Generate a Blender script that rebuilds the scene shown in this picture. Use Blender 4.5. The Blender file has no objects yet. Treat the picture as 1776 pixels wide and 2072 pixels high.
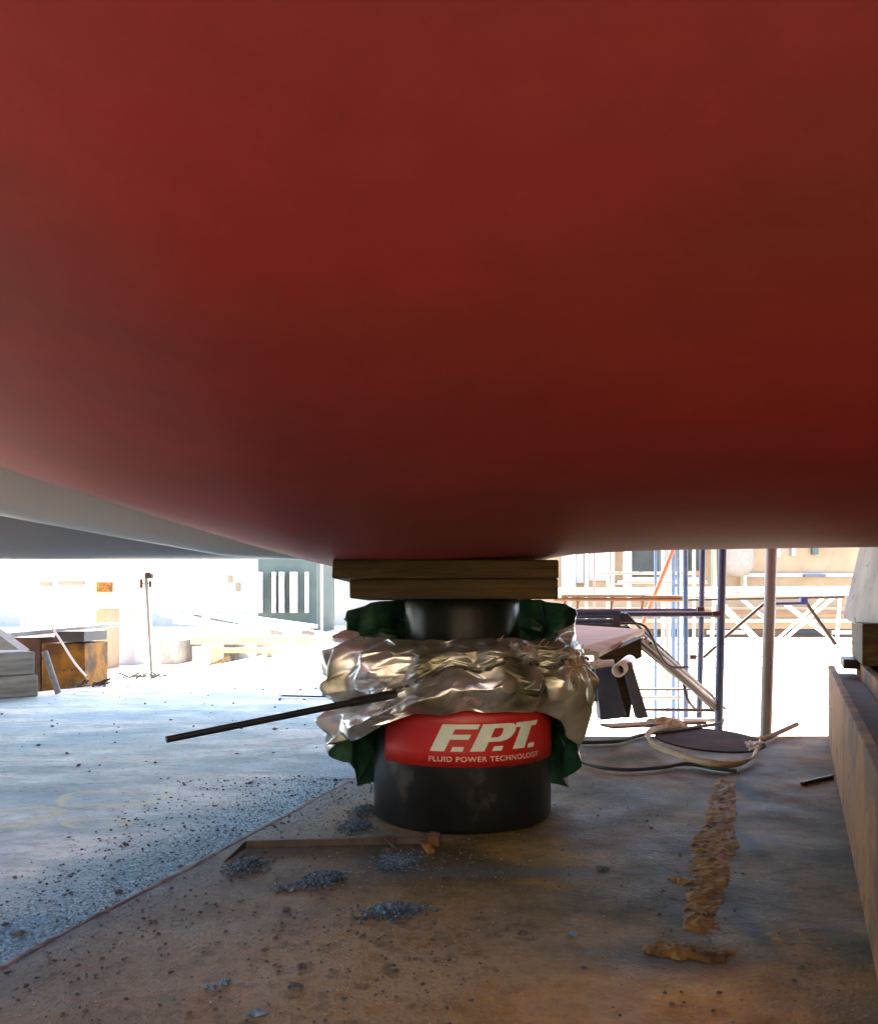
import bpy, bmesh, math, random
from mathutils import Vector, Matrix, noise
R = math.radians
random.seed(7)
S = bpy.context.scene
COL = S.collection
PI = math.pi

# ------------------------------------------------------------------ camera, sky, sun, exposure
EYE = 0.53
FPX = 1711.0            # focal length, in pixels of a 1776 px wide picture
CX, HY = 888.0, 1225.0  # column of the view axis, row of the horizon
cam = bpy.data.cameras.new('camera')
cam.sensor_fit = 'HORIZONTAL'
cam.sensor_width = 36.0
cam.lens = 36.0 * FPX / 1776.0
cam.shift_y = (HY - 1036.0) / 1776.0
cam.clip_start = 0.02
cam.clip_end = 2000.0
co = bpy.data.objects.new('camera', cam)
COL.objects.link(co)
co.location = (0, 0, EYE)
co.rotation_euler = (R(90), 0, 0)
S.camera = co

SUN_EL, SUN_AZ = 58.0, -22.0     # azimuth measured from +Y, negative = to the left
W = bpy.data.worlds.new('World')
S.world = W
W.use_nodes = True
wn = W.node_tree.nodes
bg = wn['Background']
sky = wn.new('ShaderNodeTexSky')
sky.sky_type = 'NISHITA'
sky.sun_disc = False
sky.sun_elevation = R(SUN_EL)
sky.sun_rotation = R(SUN_AZ)
sky.air_density = 1.0
sky.dust_density = 1.6
W.node_tree.links.new(sky.outputs[0], bg.inputs[0])
bg.inputs[1].default_value = 0.15
sl = bpy.data.lights.new('sun', 'SUN')
sl.energy = 4.6
sl.angle = R(0.6)
sl.color = (1.0, 0.95, 0.87)
so = bpy.data.objects.new('sun', sl)
COL.objects.link(so)
sd = Vector((math.sin(R(SUN_AZ)) * math.cos(R(SUN_EL)), math.cos(R(SUN_AZ)) * math.cos(R(SUN_EL)), math.sin(R(SUN_EL))))
so.rotation_euler = sd.to_track_quat('Z', 'Y').to_euler()
so.location = (0, 0, 20)
S.view_settings.view_transform = 'Standard'
S.view_settings.look = 'None'
S.view_settings.exposure = 3.0
S.view_settings.gamma = 1.0

# ------------------------------------------------------------------ helpers
def P(u, v, Y):
    """point seen at pixel (u, v) of the photo at distance Y"""
    return Vector(((u - CX) / FPX * Y, Y, EYE - (v - HY) / FPX * Y))

def G(u, v, z=0.0):
    """point of the level z seen at pixel (u, v)"""
    Y = (EYE - z) * FPX / (v - HY)
    return Vector(((u - CX) / FPX * Y, Y, z))

def sstep(a, b, x):
    t = max(0.0, min(1.0, (x - a) / (b - a)))
    return t * t * (3 - 2 * t)

def interp(tab, x):
    if x <= tab[0][0]: return tab[0][1]
    for (x0, y0), (x1, y1) in zip(tab, tab[1:]):
        if x <= x1: return y0 + (y1 - y0) * (x - x0) / (x1 - x0)
    return tab[-1][1]

def mat(name, cols, rough=0.6, metal=0.0, scale=6.0, bump=0.15, bscale=40.0, stretch=(1, 1, 1), rough2=None,
        spots=None, spot_scale=30.0, spot_amt=0.6, spec=0.5, coat=0.0, detail=8.0, contrast=(0.3, 0.7), bdist=0.004):
    m = bpy.data.materials.new(name)
    m.use_nodes = True
    nt = m.node_tree; N = nt.nodes; L = nt.links
    b = N['Principled BSDF']
    tc = N.new('ShaderNodeTexCoord')
    mp = N.new('ShaderNodeMapping')
    mp.inputs['Scale'].default_value = stretch
    L.new(tc.outputs['Object'], mp.inputs[0])
    nz = N.new('ShaderNodeTexNoise')
    nz.inputs['Scale'].default_value = scale
    nz.inputs['Detail'].default_value = detail
    nz.inputs['Roughness'].default_value = 0.62
    L.new(mp.outputs[0], nz.inputs['Vector'])
    cr = N.new('ShaderNodeValToRGB')
    el = cr.color_ramp.elements
    while len(el) < len(cols): el.new(0.5)
    for i, c in enumerate(cols):
        t = i / max(1, len(cols) - 1)
        el[i].position = contrast[0] + (contrast[1] - contrast[0]) * t
        el[i].color = (c[0], c[1], c[2], 1)
    L.new(nz.outputs[0], cr.inputs[0])
    last = cr.outputs[0]
    if spots:
        n2 = N.new('ShaderNodeTexNoise')
        n2.inputs['Scale'].default_value = spot_scale
        n2.inputs['Detail'].default_value = 5
        L.new(mp.outputs[0], n2.inputs['Vector'])
        r2 = N.new('ShaderNodeValToRGB')
        r2.color_ramp.elements[0].position = spot_amt
        r2.color_ramp.elements[1].position = min(1.0, spot_amt + 0.08)
        L.new(n2.outputs[0], r2.inputs[0])
        mx = N.new('ShaderNodeMix'); mx.data_type = 'RGBA'
        L.new(r2.outputs[0], mx.inputs[0])
        L.new(last, mx.inputs[6])
        mx.inputs[7].default_value = (*spots, 1)
        last = mx.outputs[2]
    L.new(last, b.inputs['Base Color'])
    b.inputs['Metallic'].default_value = metal
    b.inputs['Specular IOR Level'].default_value = spec
    b.inputs['Coat Weight'].default_value = coat
    rr = N.new('ShaderNodeMapRange')
    rr.inputs[3].default_value = rough
    rr.inputs[4].default_value = rough2 if rough2 is not None else min(1, rough + 0.15)
    L.new(nz.outputs[0], rr.inputs[0])
    L.new(rr.outputs[0], b.inputs['Roughness'])
    if bump > 0:
        n3 = N.new('ShaderNodeTexNoise')
        n3.inputs['Scale'].default_value = bscale
        n3.inputs['Detail'].default_value = 8
        L.new(mp.outputs[0], n3.inputs['Vector'])
        bp = N.new('ShaderNodeBump')
        bp.inputs['Strength'].default_value = bump
        bp.inputs['Distance'].default_value = bdist
        L.new(n3.outputs[0], bp.inputs['Height'])
        L.new(bp.outputs[0], b.inputs['Normal'])
    return m

class MB:
    def __init__(s): s.v = []; s.f = []; s.sm = []
    def add(s, vs, fs, smooth=False):
        o = len(s.v)
        s.v += [Vector(p) for p in vs]
        for f in fs:
            s.f.append([i + o for i in f]); s.sm.append(smooth)
        return s
    def box(s, c, size, rz=0.0, rx=0.0, ry=0.0, jit=0.0):
        M = Matrix.Rotation(rz, 3, 'Z') @ Matrix.Rotation(ry, 3, 'Y') @ Matrix.Rotation(rx, 3, 'X')
        vs = []
        for x in (-.5, .5):
            for y in (-.5, .5):
                for z in (-.5, .5):
                    j = Vector((random.uniform(-jit, jit) for _ in range(3)))
                    vs.append(Vector(c) + M @ Vector((x * size[0], y * size[1], z * size[2])) + j)
        return s.add(vs, [(0, 1, 3, 2), (4, 6, 7, 5), (0, 4, 5, 1), (2, 3, 7, 6), (0, 2, 6, 4), (1, 5, 7, 3)])
    def hexa(s, b, t):
        """b, t: four bottom and four top corners, counterclockwise from above"""
        return s.add(list(b) + list(t), [(3, 2, 1, 0), (4, 5, 6, 7), (0, 1, 5, 4), (1, 2, 6, 5), (2, 3, 7, 6), (3, 0, 4, 7)])
    def tube(s, pts, r, n=12, cap=True, r2=None):
        pts = [Vector(p) for p in pts]
        rings = []
        T0 = None; up = None
        for i, p in enumerate(pts):
            a = pts[max(0, i - 1)]; b = pts[min(len(pts) - 1, i + 1)]
            T = (b - a).normalized()
            if up is None:
                up = Vector((0, 0, 1)) if abs(T.z) < 0.9 else Vector((1, 0, 0))
            X = T.cross(up).normalized(); Yv = X.cross(T).normalized(); up = Yv
            rr = r if r2 is None else r + (r2 - r) * i / (len(pts) - 1)
            if isinstance(rr, (list, tuple)): rr = rr[i]
            rings.append([p + X * math.cos(2 * PI * k / n) * rr + Yv * math.sin(2 * PI * k / n) * rr for k in range(n)])
        vs = [q for rg in rings for q in rg]
        fs = []
        for i in range(len(rings) - 1):
            for k in range(n):
                a = i * n + k; b = i * n + (k + 1) % n
                fs.append((a, b, b + n, a + n))
        s.add(vs, fs, True)
        if cap:
            s.add(rings[0], [tuple(range(n))]); s.add(rings[-1], [tuple(reversed(range(n)))])
        return s
    def lathe(s, c, prof, n=96, closed=True):
        """prof: list of (r, z) upward"""
        vs = []
        for r, z in prof:
            for k in range(n):
                a = 2 * PI * k / n
                vs.append(Vector(c) + Vector((r * math.sin(a), -r * math.cos(a), z)))
        fs = []
        for i in range(len(prof) - 1):
            for k in range(n):
                a = i * n + k; b = i * n + (k + 1) % n
                fs.append((a, b, b + n, a + n))
        s.add(vs, fs, True)
        if closed:
            m = len(prof) - 1
            s.add(vs[:n], [tuple(reversed(range(n)))])
            s.add(vs[m * n:], [tuple(range(n))])
        return s
    def grid(s, fn, nu, nv, smooth=True):
        vs = [fn(i / nu, j / nv) for j in range(nv + 1) for i in range(nu + 1)]
        fs = [(j * (nu + 1) + i, j * (nu + 1) + i + 1, (j + 1) * (nu + 1) + i + 1, (j + 1) * (nu + 1) + i) for j in range(nv) for i in range(nu)]
        return s.add(vs, fs, smooth)
    def build(s, name, m, parent=None, bevel=0.0, origin=None):
        me = bpy.data.meshes.new(name)
        if origin is None:
            if parent is not None: origin = parent.location.copy()
            else:
                mn = [min(p[i] for p in s.v) for i in range(3)]; mxx = [max(p[i] for p in s.v) for i in range(3)]
                origin = Vector(((mn[0] + mxx[0]) / 2, (mn[1] + mxx[1]) / 2, mn[2]))
        me.from_pydata([p - origin for p in s.v], [], s.f)
        for p, sm in zip(me.polygons, s.sm): p.use_smooth = sm
        if m: me.materials.append(m)
        me.update()
        o = bpy.data.objects.new(name, me)
        COL.objects.link(o)
        if parent is not None:
            o.parent = parent
            if parent.type == 'MESH': pass
        else: o.location = origin
        if bevel > 0:
            bv = o.modifiers.new('bevel', 'BEVEL'); bv.width = bevel; bv.segments = 2; bv.limit_method = 'ANGLE'; bv.angle_limit = R(40)
        return o

def part(mb, name, m, parent, bevel=0.0):
    """child mesh; vertices are given in world space"""
    w = wpos(parent)
    return mb.build(name, m, parent, bevel, origin=w)

def wpos(o):
    p = Vector((0, 0, 0))
    while o is not None:
        p += o.location; o = o.parent
    return p

def tag(o, label, cat, group=None, kind=None):
    if label: o['label'] = label
    if cat: o['category'] = cat
    if group: o['group'] = group
    if kind: o['kind'] = kind
    return o

def thing(name, loc, label, cat, group=None):
    o = bpy.data.objects.new(name, None)
    o.empty_display_size = 0.1
    COL.objects.link(o); o.location = loc
    return tag(o, label, cat, group)

def single(mb, name, m, label, cat, group=None, bevel=0.0):
    return tag(mb.build(name, m, None, bevel), label, cat, group)

def struct(o):
    o['kind'] = 'structure'; return o

# ------------------------------------------------------------------ materials
M_rust = mat('rust_steel', [(.03, .014, .003), (.11, .045, .004), (.27, .11, .006), (.16, .08, .008)], .75, 0, 5, .5, 60, spots=(.05, .03, .02), spot_scale=18, spot_amt=.6)
M_rust_dark = mat('dark_rust', [(.03, .018, .012), (.09, .04, .02), (.16, .07, .03)], .7, 0, 6, .5, 60)
M_wood = mat('timber', [(.012, .008, .002), (.04, .027, .005), (.085, .057, .010)], .75, 0, 4, .5, 25, stretch=(1, 6, 14), spots=(.05, .03, .015), spot_scale=6, spot_amt=.62)
M_wood_pale = mat('pale_timber', [(.42, .42, .30), (.52, .52, .40), (.6, .6, .48)], .8, 0, 4, .3, 25, stretch=(1, 8, 8))
M_wood_yellow = mat('yellow_timber', [(.42, .38, .22), (.55, .50, .32)], .8, 0, 4, .3, 25)
M_wood_grey = mat('weathered_timber', [(.14, .15, .15), (.24, .25, .25), (.33, .34, .33)], .85, 0, 3, .6, 30, stretch=(1, 1, 9))
M_black = mat('black_paint', [(.005, .006, .006), (.009, .011, .011), (.016, .018, .017)], .26, 0, 5, .06, 120, rough2=.46, spots=(.045, .043, .036), spot_scale=11, spot_amt=.60)
M_chrome = mat('ram_steel', [(.006, .009, .007), (.012, .02, .015)], .24, .0, 3, .02, 80, rough2=.34, spec=.12)
M_blue = mat('blue_paint', [(.04, .12, .28), (.08, .18, .34), (.14, .2, .28)], .45, 0, 8, .15, 60, spots=(.2, .12, .07), spot_scale=20, spot_amt=.64)
M_bluedark = mat('dark_blue_paint', [(.02, .045, .11), (.04, .075, .16), (.08, .10, .14)], .45, 0, 8, .15, 60)
M_galv = mat('galvanised_tube', [(.16, .17, .18), (.28, .28, .28), (.33, .30, .26)], .4, .3, 6, .2, 60, stretch=(1, 1, .3))
M_dark = mat('dark_tube', [(.03, .028, .028), (.07, .06, .055)], .5, .2, 8, .2, 60)
M_redpipe = mat('red_tube', [(.42, .09, .05), (.5, .16, .09)], .5, 0, 8, .1, 60)
M_white = mat('white_paint', [(.74, .73, .70), (.84, .83, .81)], .5, 0, 4, .1, 60)
M_conc = mat('concrete', [(.30, .30, .29), (.4, .4, .37), (.5, .49, .45)], .9, 0, 5, .5, 50, spots=(.16, .16, .15), spot_scale=25, spot_amt=.64)
M_blueslab = mat('blue_grey_slab', [(.07, .09, .13), (.12, .14, .19)], .7, 0, 8, .2, 50)
M_tan = mat('tan_facade', [(.22, .16, .10), (.32, .235, .15), (.4, .31, .21)], .9, 0, .35, .0)
M_addwall = mat('added_wall_tan', [(.42, .30, .19), (.55, .42, .28)], .8, 0, .8, .2)  # tan of the added out-of-view walls, for warm bounce light
M_brown = mat('brown_band', [(.14, .08, .05), (.24, .13, .08)], .9, 0, .8, 0)
M_greenw = mat('green_shed', [(.05, .075, .072), (.08, .115, .11)], .8, 0, .8, 0)
M_greyf = mat('grey_facade', [(.28, .3, .33), (.4, .4, .42)], .9, 0, .5, 0)
M_opening = mat('dark_opening', [(.03, .035, .035), (.06, .07, .07)], .9, 0, .5, 0)
M_orange = mat('orange_cladding', [(.62, .40, .24), (.7, .52, .36)], .8, 0, .8, 0)
M_bar = mat('black_iron', [(.01, .012, .014), (.03, .033, .035)], .38, .4, 12, .15, 90)
M_prybar = mat('dusty_bar', [(.03, .026, .016), (.07, .058, .036), (.03, .02, .012)], .6, .2, 10, .3, 80)
M_strap = mat('webbing', [(.32, .27, .15), (.5, .45, .3)], .85, 0, 10, .4, 150)
M_rope = mat('frayed_rope', [(.3, .22, .12), (.45, .36, .22)], .9, 0, 20, .3, 150)
M_hose = mat('dark_hose', [(.015, .018, .015), (.035, .04, .03)], .6, 0, 10, .1, 60)
M_lid = mat('rust_plate', [(.016, .010, .006), (.045, .024, .014), (.075, .042, .026)], .98, 0, 5, .4, 60, spec=.1)
M_letter = mat('pale_lettering', [(.5, .62, .48), (.62, .72, .6)], .5, 0, 30, .0)
M_label = mat('red_label', [(.36, .014, .011), (.43, .02, .014)], .33, 0, 8, .03, 60, spots=(.3, .02, .02), spot_scale=60, spot_amt=.7)
M_chip = mat('grey_grit', [(.06, .12, .17), (.12, .22, .30), (.26, .38, .46)], .75, 0, 60, .3, 200)
M_pebble = mat('dark_grit', [(.03, .04, .04), (.08, .09, .085), (.16, .13, .09)], .8, 0, 60, .3, 200)
M_heap = mat('heap_grit', [(.012, .03, .045), (.05, .095, .125), (.17, .25, .29)], .7, 0, 140, .3, 200, contrast=(.35, .65))
M_crust = mat('rust_crust', [(.035, .02, .006), (.15, .085, .016), (.30, .16, .025), (.10, .065, .018)], .85, 0, 14, .9, 60, spots=(.3, .09, .05), spot_scale=9, spot_amt=.6, bdist=.008)
M_seam = mat('weld_bead', [(.05, .05, .05), (.12, .10, .095), (.24, .2, .19)], .7, 0, 14, .8, 90)

def hull_material():
    m = bpy.data.materials.new('antifouling_paint'); m.use_nodes = True
    nt = m.node_tree; N = nt.nodes; L = nt.links; b = N['Principled BSDF']
    tc = N.new('ShaderNodeTexCoord')
    mp = N.new('ShaderNodeMapping'); mp.inputs['Scale'].default_value = (.6, 2.0, 2.0)
    L.new(tc.outputs['Object'], mp.inputs[0])
    nz = N.new('ShaderNodeTexNoise'); nz.inputs['Scale'].default_value = 1.6; nz.inputs['Detail'].default_value = 6
    L.new(mp.outputs[0], nz.inputs['Vector'])
    cr = N.new('ShaderNodeValToRGB')
    e = cr.color_ramp.elements
    e[0].position = .36; e[0].color = (.24, .046, .036, 1)
    e[1].position = .64; e[1].color = (.33, .043, .037, 1)
    L.new(nz.outputs[0], cr.inputs[0])
    nf = N.new('ShaderNodeTexNoise'); nf.inputs['Scale'].default_value = 9; nf.inputs['Detail'].default_value = 10; nf.inputs['Roughness'].default_value = .72
    mf = N.new('ShaderNodeMapping'); mf.inputs['Scale'].default_value = (1, 1.6, 1.6)
    L.new(tc.outputs['Object'], mf.inputs[0]); L.new(mf.outputs[0], nf.inputs['Vector'])
    rf = N.new('ShaderNodeMapRange'); rf.inputs[1].default_value = .3; rf.inputs[2].default_value = .7; rf.inputs[3].default_value = .90; rf.inputs[4].default_value = 1.07
    L.new(nf.outputs[0], rf.inputs[0])
    mm = N.new('ShaderNodeVectorMath'); mm.operation = 'SCALE'
    L.new(cr.outputs[0], mm.inputs[0]); L.new(rf.outputs[0], mm.inputs['Scale'])
    ns = N.new('ShaderNodeTexNoise'); ns.inputs['Scale'].default_value = 70; ns.inputs['Detail'].default_value = 3
    L.new(tc.outputs['Object'], ns.inputs['Vector'])
    rs = N.new('ShaderNodeValToRGB'); rs.color_ramp.elements[0].position = .70; rs.color_ramp.elements[1].position = .76
    rs.color_ramp.elements[1].color = (.35, .35, .35, 1)
    L.new(ns.outputs[0], rs.inputs[0])
    ms = N.new('ShaderNodeMix'); ms.data_type = 'RGBA'
    L.new(rs.outputs[0], ms.inputs[0]); L.new(mm.outputs[0], ms.inputs[6]); ms.inputs[7].default_value = (.12, .06, .05, 1)
    L.new(ms.outputs[2], b.inputs['Base Color'])
    rr = N.new('ShaderNodeMapRange'); rr.inputs[3].default_value = .6; rr.inputs[4].default_value = .7
    L.new(nz.outputs[0], rr.inputs[0]); L.new(rr.outputs[0], b.inputs['Roughness'])
    b.inputs['Specular IOR Level'].default_value = .12
    n2 = N.new('ShaderNodeTexNoise'); n2.inputs['Scale'].default_value = 90; n2.inputs['Detail'].default_value = 4
    L.new(tc.outputs['Object'], n2.inputs['Vector'])
    bp = N.new('ShaderNodeBump'); bp.inputs['Strength'].default_value = .06; bp.inputs['Distance'].default_value = .002
    L.new(n2.outputs[0], bp.inputs['Height'])
    n4 = N.new('ShaderNodeTexNoise'); n4.inputs['Scale'].default_value = 1.4; n4.inputs['Detail'].default_value = 2
    L.new(tc.outputs['Object'], n4.inputs['Vector'])
    b2 = N.new('ShaderNodeBump'); b2.inputs['Strength'].default_value = .15; b2.inputs['Distance'].default_value = .03
    L.new(n4.outputs[0], b2.inputs['Height']); L.new(bp.outputs[0], b2.inputs['Normal'])
    L.new(b2.outputs[0], b.inputs['Normal'])
    return m
M_hull = hull_material()
M_bottom_refl = mat('hull_reflection_grey', [(.19, .20, .195), (.22, .22, .22), (.25, .225, .23)], .4, 0, 1.5, .05, 60)  # grey stands in for bright surroundings reflected in the bottom plating

# direction of the seam between the grey and the rusty deck plates
S0 = G(0, 1960); S1 = G(700, 1585)
SD = (S1 - S0).normalized()
SN = Vector((-SD.y, SD.x, 0))       # points to the left (grey) side

def deck_material():
    m = bpy.data.materials.new('deck_plate'); m.use_nodes = True
    nt = m.node_tree; N = nt.nodes; L = nt.links; b = N['Principled BSDF']
    geo = N.new('ShaderNodeNewGeometry')
    def noise_(scale, detail=8, stretch=(1, 1, 1), rough=.6):
        mp = N.new('ShaderNodeMapping'); mp.inputs['Scale'].default_value = stretch
        L.new(geo.outputs['Position'], mp.inputs[0])
        n = N.new('ShaderNodeTexNoise'); n.inputs['Scale'].default_value = scale; n.inputs['Detail'].default_value = detail
        n.inputs['Roughness'].default_value = rough
        L.new(mp.outputs[0], n.inputs['Vector']); return n.outputs[0]
    def ramp(inp, stops):
        r = N.new('ShaderNodeValToRGB'); e = r.color_ramp.elements
        while len(e) < len(stops): e.new(.5)
        for i, (p, c) in enumerate(stops):
            e[i].position = p
            e[i].color = (*c, 1) if isinstance(c, tuple) else (c, c, c, 1)
        L.new(inp, r.inputs[0]); return r.outputs[0]
    def mth(op, a, c=None, d=None):
        n = N.new('ShaderNodeMath'); n.operation = op
        for i, x in enumerate((a, c, d)):
            if x is None: continue
            if isinstance(x, (int, float)): n.inputs[i].default_value = x
            else: L.new(x, n.inputs[i])
        return n.outputs[0]
    def mix(f, a, c):
        n = N.new('ShaderNodeMix'); n.data_type = 'RGBA'
        if isinstance(f, (int, float)): n.inputs[0].default_value = f
        else: L.new(f, n.inputs[0])
        for i, x in ((6, a), (7, c)):
            if isinstance(x, tuple): n.inputs[i].default_value = (*x, 1)
            else: L.new(x, n.inputs[i])
        return n.outputs[2]
    # signed distance to the left of the seam
    dt = N.new('ShaderNodeVectorMath'); dt.operation = 'DOT_PRODUCT'
    L.new(geo.outputs['Position'], dt.inputs[0]); dt.inputs[1].default_value = SN
    sdist = mth('SUBTRACT', dt.outputs['Value'], S0.dot(SN))
    wob = mth('MULTIPLY', mth('SUBTRACT', noise_(5, 6), .5), .16)
    rust = ramp(noise_(3.2, 9, (1, 1, 1)), [(.33, (.032, .030, .015)), (.43, (.10, .078, .03)), (.51, (.19, .13, .04)), (.58, (.33, .19, .04)), (.67, (.22, .17, .075))])
    pink = ramp(noise_(9, 8), [(.35, (.065, .047, .028)), (.65, (.16, .115, .07))])
    rust = mix(ramp(noise_(2.0, 4, (1.6, 1, 1)), [(.42, 0.0), (.62, .75)]), rust, pink)
    # small ochre and grey flecks
    rust = mix(ramp(noise_(60, 4), [(.60, 0.0), (.68, .55)]), rust, (.36, .25, .10))
    rust = mix(ramp(noise_(45, 5), [(.60, 0.0), (.66, .7)]), rust, (.05, .045, .04))
    # a stain of strong orange rust near the front edge
    def blob(cx, cy, rx, ry, soft=.5):
        sx = N.new('ShaderNodeSeparateXYZ'); L.new(geo.outputs['Position'], sx.inputs[0])
        a = mth('DIVIDE', mth('SUBTRACT', sx.outputs[0], cx), rx)
        c = mth('DIVIDE', mth('SUBTRACT', sx.outputs[1], cy), ry)
        r = mth('SQRT', mth('ADD', mth('MULTIPLY', a, a), mth('MULTIPLY', c, c)))
        r = mth('ADD', r, mth('MULTIPLY', mth('SUBTRACT', noise_(7, 6), .5), 1.3))
        return r
    o1 = G(1080, 2040); 
    fr = ramp(blob(o1.x + .11, o1.y, .40, .19), [(.35, 1.0), (1.0, 0.0)])
    rust = mix(fr, rust, mix(ramp(noise_(16, 8), [(.35, 0.0), (.65, 1.0)]), (.48, .20, .028), (.80, .42, .075)))
    o2 = G(640, 1960)
    pink2 = ramp(noise_(24, 8), [(.35, (.22, .165, .12)), (.5, (.48, .38, .29)), (.66, (.36, .24, .13))])
    rust = mix(ramp(blob(o2.x, o2.y, .62, .42), [(.3, .85), (1.15, 0.0)]), rust, pink2)
    for (u, v, rx, ry, st) in ((1345, 1935, .13, .07, .75), (1370, 1850, .05, .10, .7), (1490, 1850, .035, .20, .8), (1500, 1700, .04, .25, .8), (1510, 1600, .05, .4, .75), (1560, 1780, .25, .3, .35), (1620, 1690, .2, .5, .4)):  # dark stains round the foot; narrow blobs paint the shadow right of the strip
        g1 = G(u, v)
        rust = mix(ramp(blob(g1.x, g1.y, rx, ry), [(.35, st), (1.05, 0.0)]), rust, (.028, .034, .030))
    g1 = G(1250, 1690)
    rust = mix(ramp(blob(g1.x, g1.y, .2, .12), [(.3, .6), (1.0, 0.0)]), rust, (.20, .10, .05))
    # grey dust band in front of the jack
    o3 = G(1020, 1765)
    rust = mix(ramp(blob(o3.x, o3.y, .42, .06), [(.3, .75), (1.0, 0.0)]), rust, (.10, .12, .14))
    grey = ramp(noise_(2.2, 9, (1, 2.4, 1), .68), [(.34, (.24, .32, .37)), (.45, (.42, .49, .52)), (.56, (.72, .74, .73)), (.70, (.62, .58, .58))])
    grey = mix(ramp(noise_(1.1, 4, (1, 2.2, 1)), [(.45, 0.0), (.6, .65)]), grey, (.20, .38, .48))
    grey = mix(ramp(noise_(40, 6), [(.58, 0.0), (.66, .6)]), grey, (.10, .12, .15))
    grey = mix(ramp(noise_(14, 8, (1, 2.6, 1), .75), [(.50, 0.0), (.62, .55)]), grey, (.22, .25, .28))
    # old yellow paint scrawls
    for (u, v, rx, ry, w) in ((225, 1615, .16, .10, .12), (20, 1655, .12, .11, .2), (190, 1665, .10, .05, .3)):
        g0 = G(u, v)
        rr = blob(g0.x, g0.y, rx, ry)
        grey = mix(ramp(rr, [(.82 - w, 0.0), (.9, .8), (1.0, .7), (1.08 + w * .5, 0.0)]), grey, (.62, .6, .38))
    # blue-grey grit dust next to the seam on the grey plate
    gd = ramp(mth('ADD', sdist, mth('MULTIPLY', wob, 1.2)), [(0.0, .95), (.10, .9), (.30, 0.0)])
    gritc = ramp(noise_(120, 4), [(.38, (.05, .14, .22)), (.5, (.11, .28, .42)), (.62, (.28, .46, .56))])
    grey = mix(gd, grey, gritc)
    f = ramp(mth('ADD', mth('MULTIPLY', sdist, 40), .5), [(.0, 0.0), (1.0, 1.0)])
    # dust from the grey plate also lies thin over the rusty one close to the seam
    spill = ramp(mth('ADD', mth('MULTIPLY', sdist, -1), wob), [(0.0, .95), (.12, .55), (.5, 0.0)])
    rust = mix(spill, rust, (.20, .24, .34))
    def tint(c, t):
        n = N.new('ShaderNodeMix'); n.data_type = 'RGBA'; n.blend_type = 'MULTIPLY'; n.inputs[0].default_value = 1
        L.new(c, n.inputs[6]); n.inputs[7].default_value = (*t, 1); return n.outputs[2]
    rust = tint(rust, (.74, .72, .52)); grey = tint(grey, (.90, 1.0, .98))
    colr = mix(f, rust, grey)
    L.new(colr, b.inputs['Base Color'])
    rg = ramp(noise_(6, 6), [(.3, .55), (.7, .8)])
    L.new(rg, b.inputs['Roughness'])
    L.new(mth('ADD', mth('MULTIPLY', f, .35), .12), b.inputs['Specular IOR Level'])
    hsum = mth('ADD', mth('MULTIPLY', noise_(5, 4), .6), mth('ADD', mth('MULTIPLY', noise_(38, 8), .3), mth('MULTIPLY', noise_(150, 4), mth('ADD', .06, mth('MULTIPLY', gd, .12)))))
    bp = N.new('ShaderNodeBump'); bp.inputs['Strength'].default_value = .9; bp.inputs['Distance'].default_value = .018
    L.new(hsum, bp.inputs['Height']); L.new(bp.outputs[0], b.inputs['Normal'])
    return m
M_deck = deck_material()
M_yard = mat('pale_yard', [(.50, .39, .27), (.58, .47, .34), (.64, .54, .42)], .9, 0, .3, .2, 5)

def foil_material():
    m = bpy.data.materials.new('silver_foil'); m.use_nodes = True
    nt = m.node_tree; N = nt.nodes; L = nt.links; b = N['Principled BSDF']
    tc = N.new('ShaderNodeTexCoord')
    nz = N.new('ShaderNodeTexNoise'); nz.inputs['Scale'].default_value = 7; nz.inputs['Detail'].default_value = 8
    L.new(tc.outputs['Object'], nz.inputs['Vector'])
    cr = N.new('ShaderNodeValToRGB'); e = cr.color_ramp.elements
    e.new(.5)
    e[0].position = .38; e[0].color = (.17, .18, .12, 1)
    e[1].position = .5; e[1].color = (.50, .53, .48, 1)
    e[2].position = .6; e[2].color = (.74, .80, .83, 1)
    L.new(nz.outputs[0], cr.inputs[0]); L.new(cr.outputs[0], b.inputs['Base Color'])
    rr = N.new('ShaderNodeMapRange'); rr.inputs[1].default_value = .35; rr.inputs[2].default_value = .65
    rr.inputs[3].default_value = .50; rr.inputs[4].default_value = .27
    L.new(nz.outputs[0], rr.inputs[0]); L.new(rr.outputs[0], b.inputs['Roughness'])
    b.inputs['Metallic'].default_value = .85
    vo = N.new('ShaderNodeTexVoronoi'); vo.feature = 'F1'; vo.inputs['Scale'].default_value = 26
    wn_ = N.new('ShaderNodeTexNoise'); wn_.inputs['Scale'].default_value = 26; wn_.inputs['Detail'].default_value = 7
    L.new(tc.outputs['Object'], vo.inputs['Vector']); L.new(tc.outputs['Object'], wn_.inputs['Vector'])
    ad = N.new('ShaderNodeMath'); ad.operation = 'ADD'
    L.new(vo.outputs[0], ad.inputs[0]); L.new(wn_.outputs[0], ad.inputs[1])
    bp = N.new('ShaderNodeBump'); bp.inputs['Strength'].default_value = .22; bp.inputs['Distance'].default_value = .008
    L.new(ad.outputs[0], bp.inputs['Height']); L.new(bp.outputs[0], b.inputs['Normal'])
    return m
M_foil = foil_material()
M_green = mat('green_lining', [(.006, .03, .018), (.016, .08, .045), (.08, .24, .15)], .32, 0, 9, .4, 35, rough2=.5, bdist=.008)

# ------------------------------------------------------------------ ground: yard far below, deck of the pontoon
YZ = -0.6
mb = MB(); mb.add([(-400, -400, YZ), (400, -400, YZ), (400, 600, YZ), (-400, 600, YZ)], [(0, 1, 2, 3)])
yard = struct(mb.build('yard_ground', M_yard, None, origin=Vector((0, 0, 0))))

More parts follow.
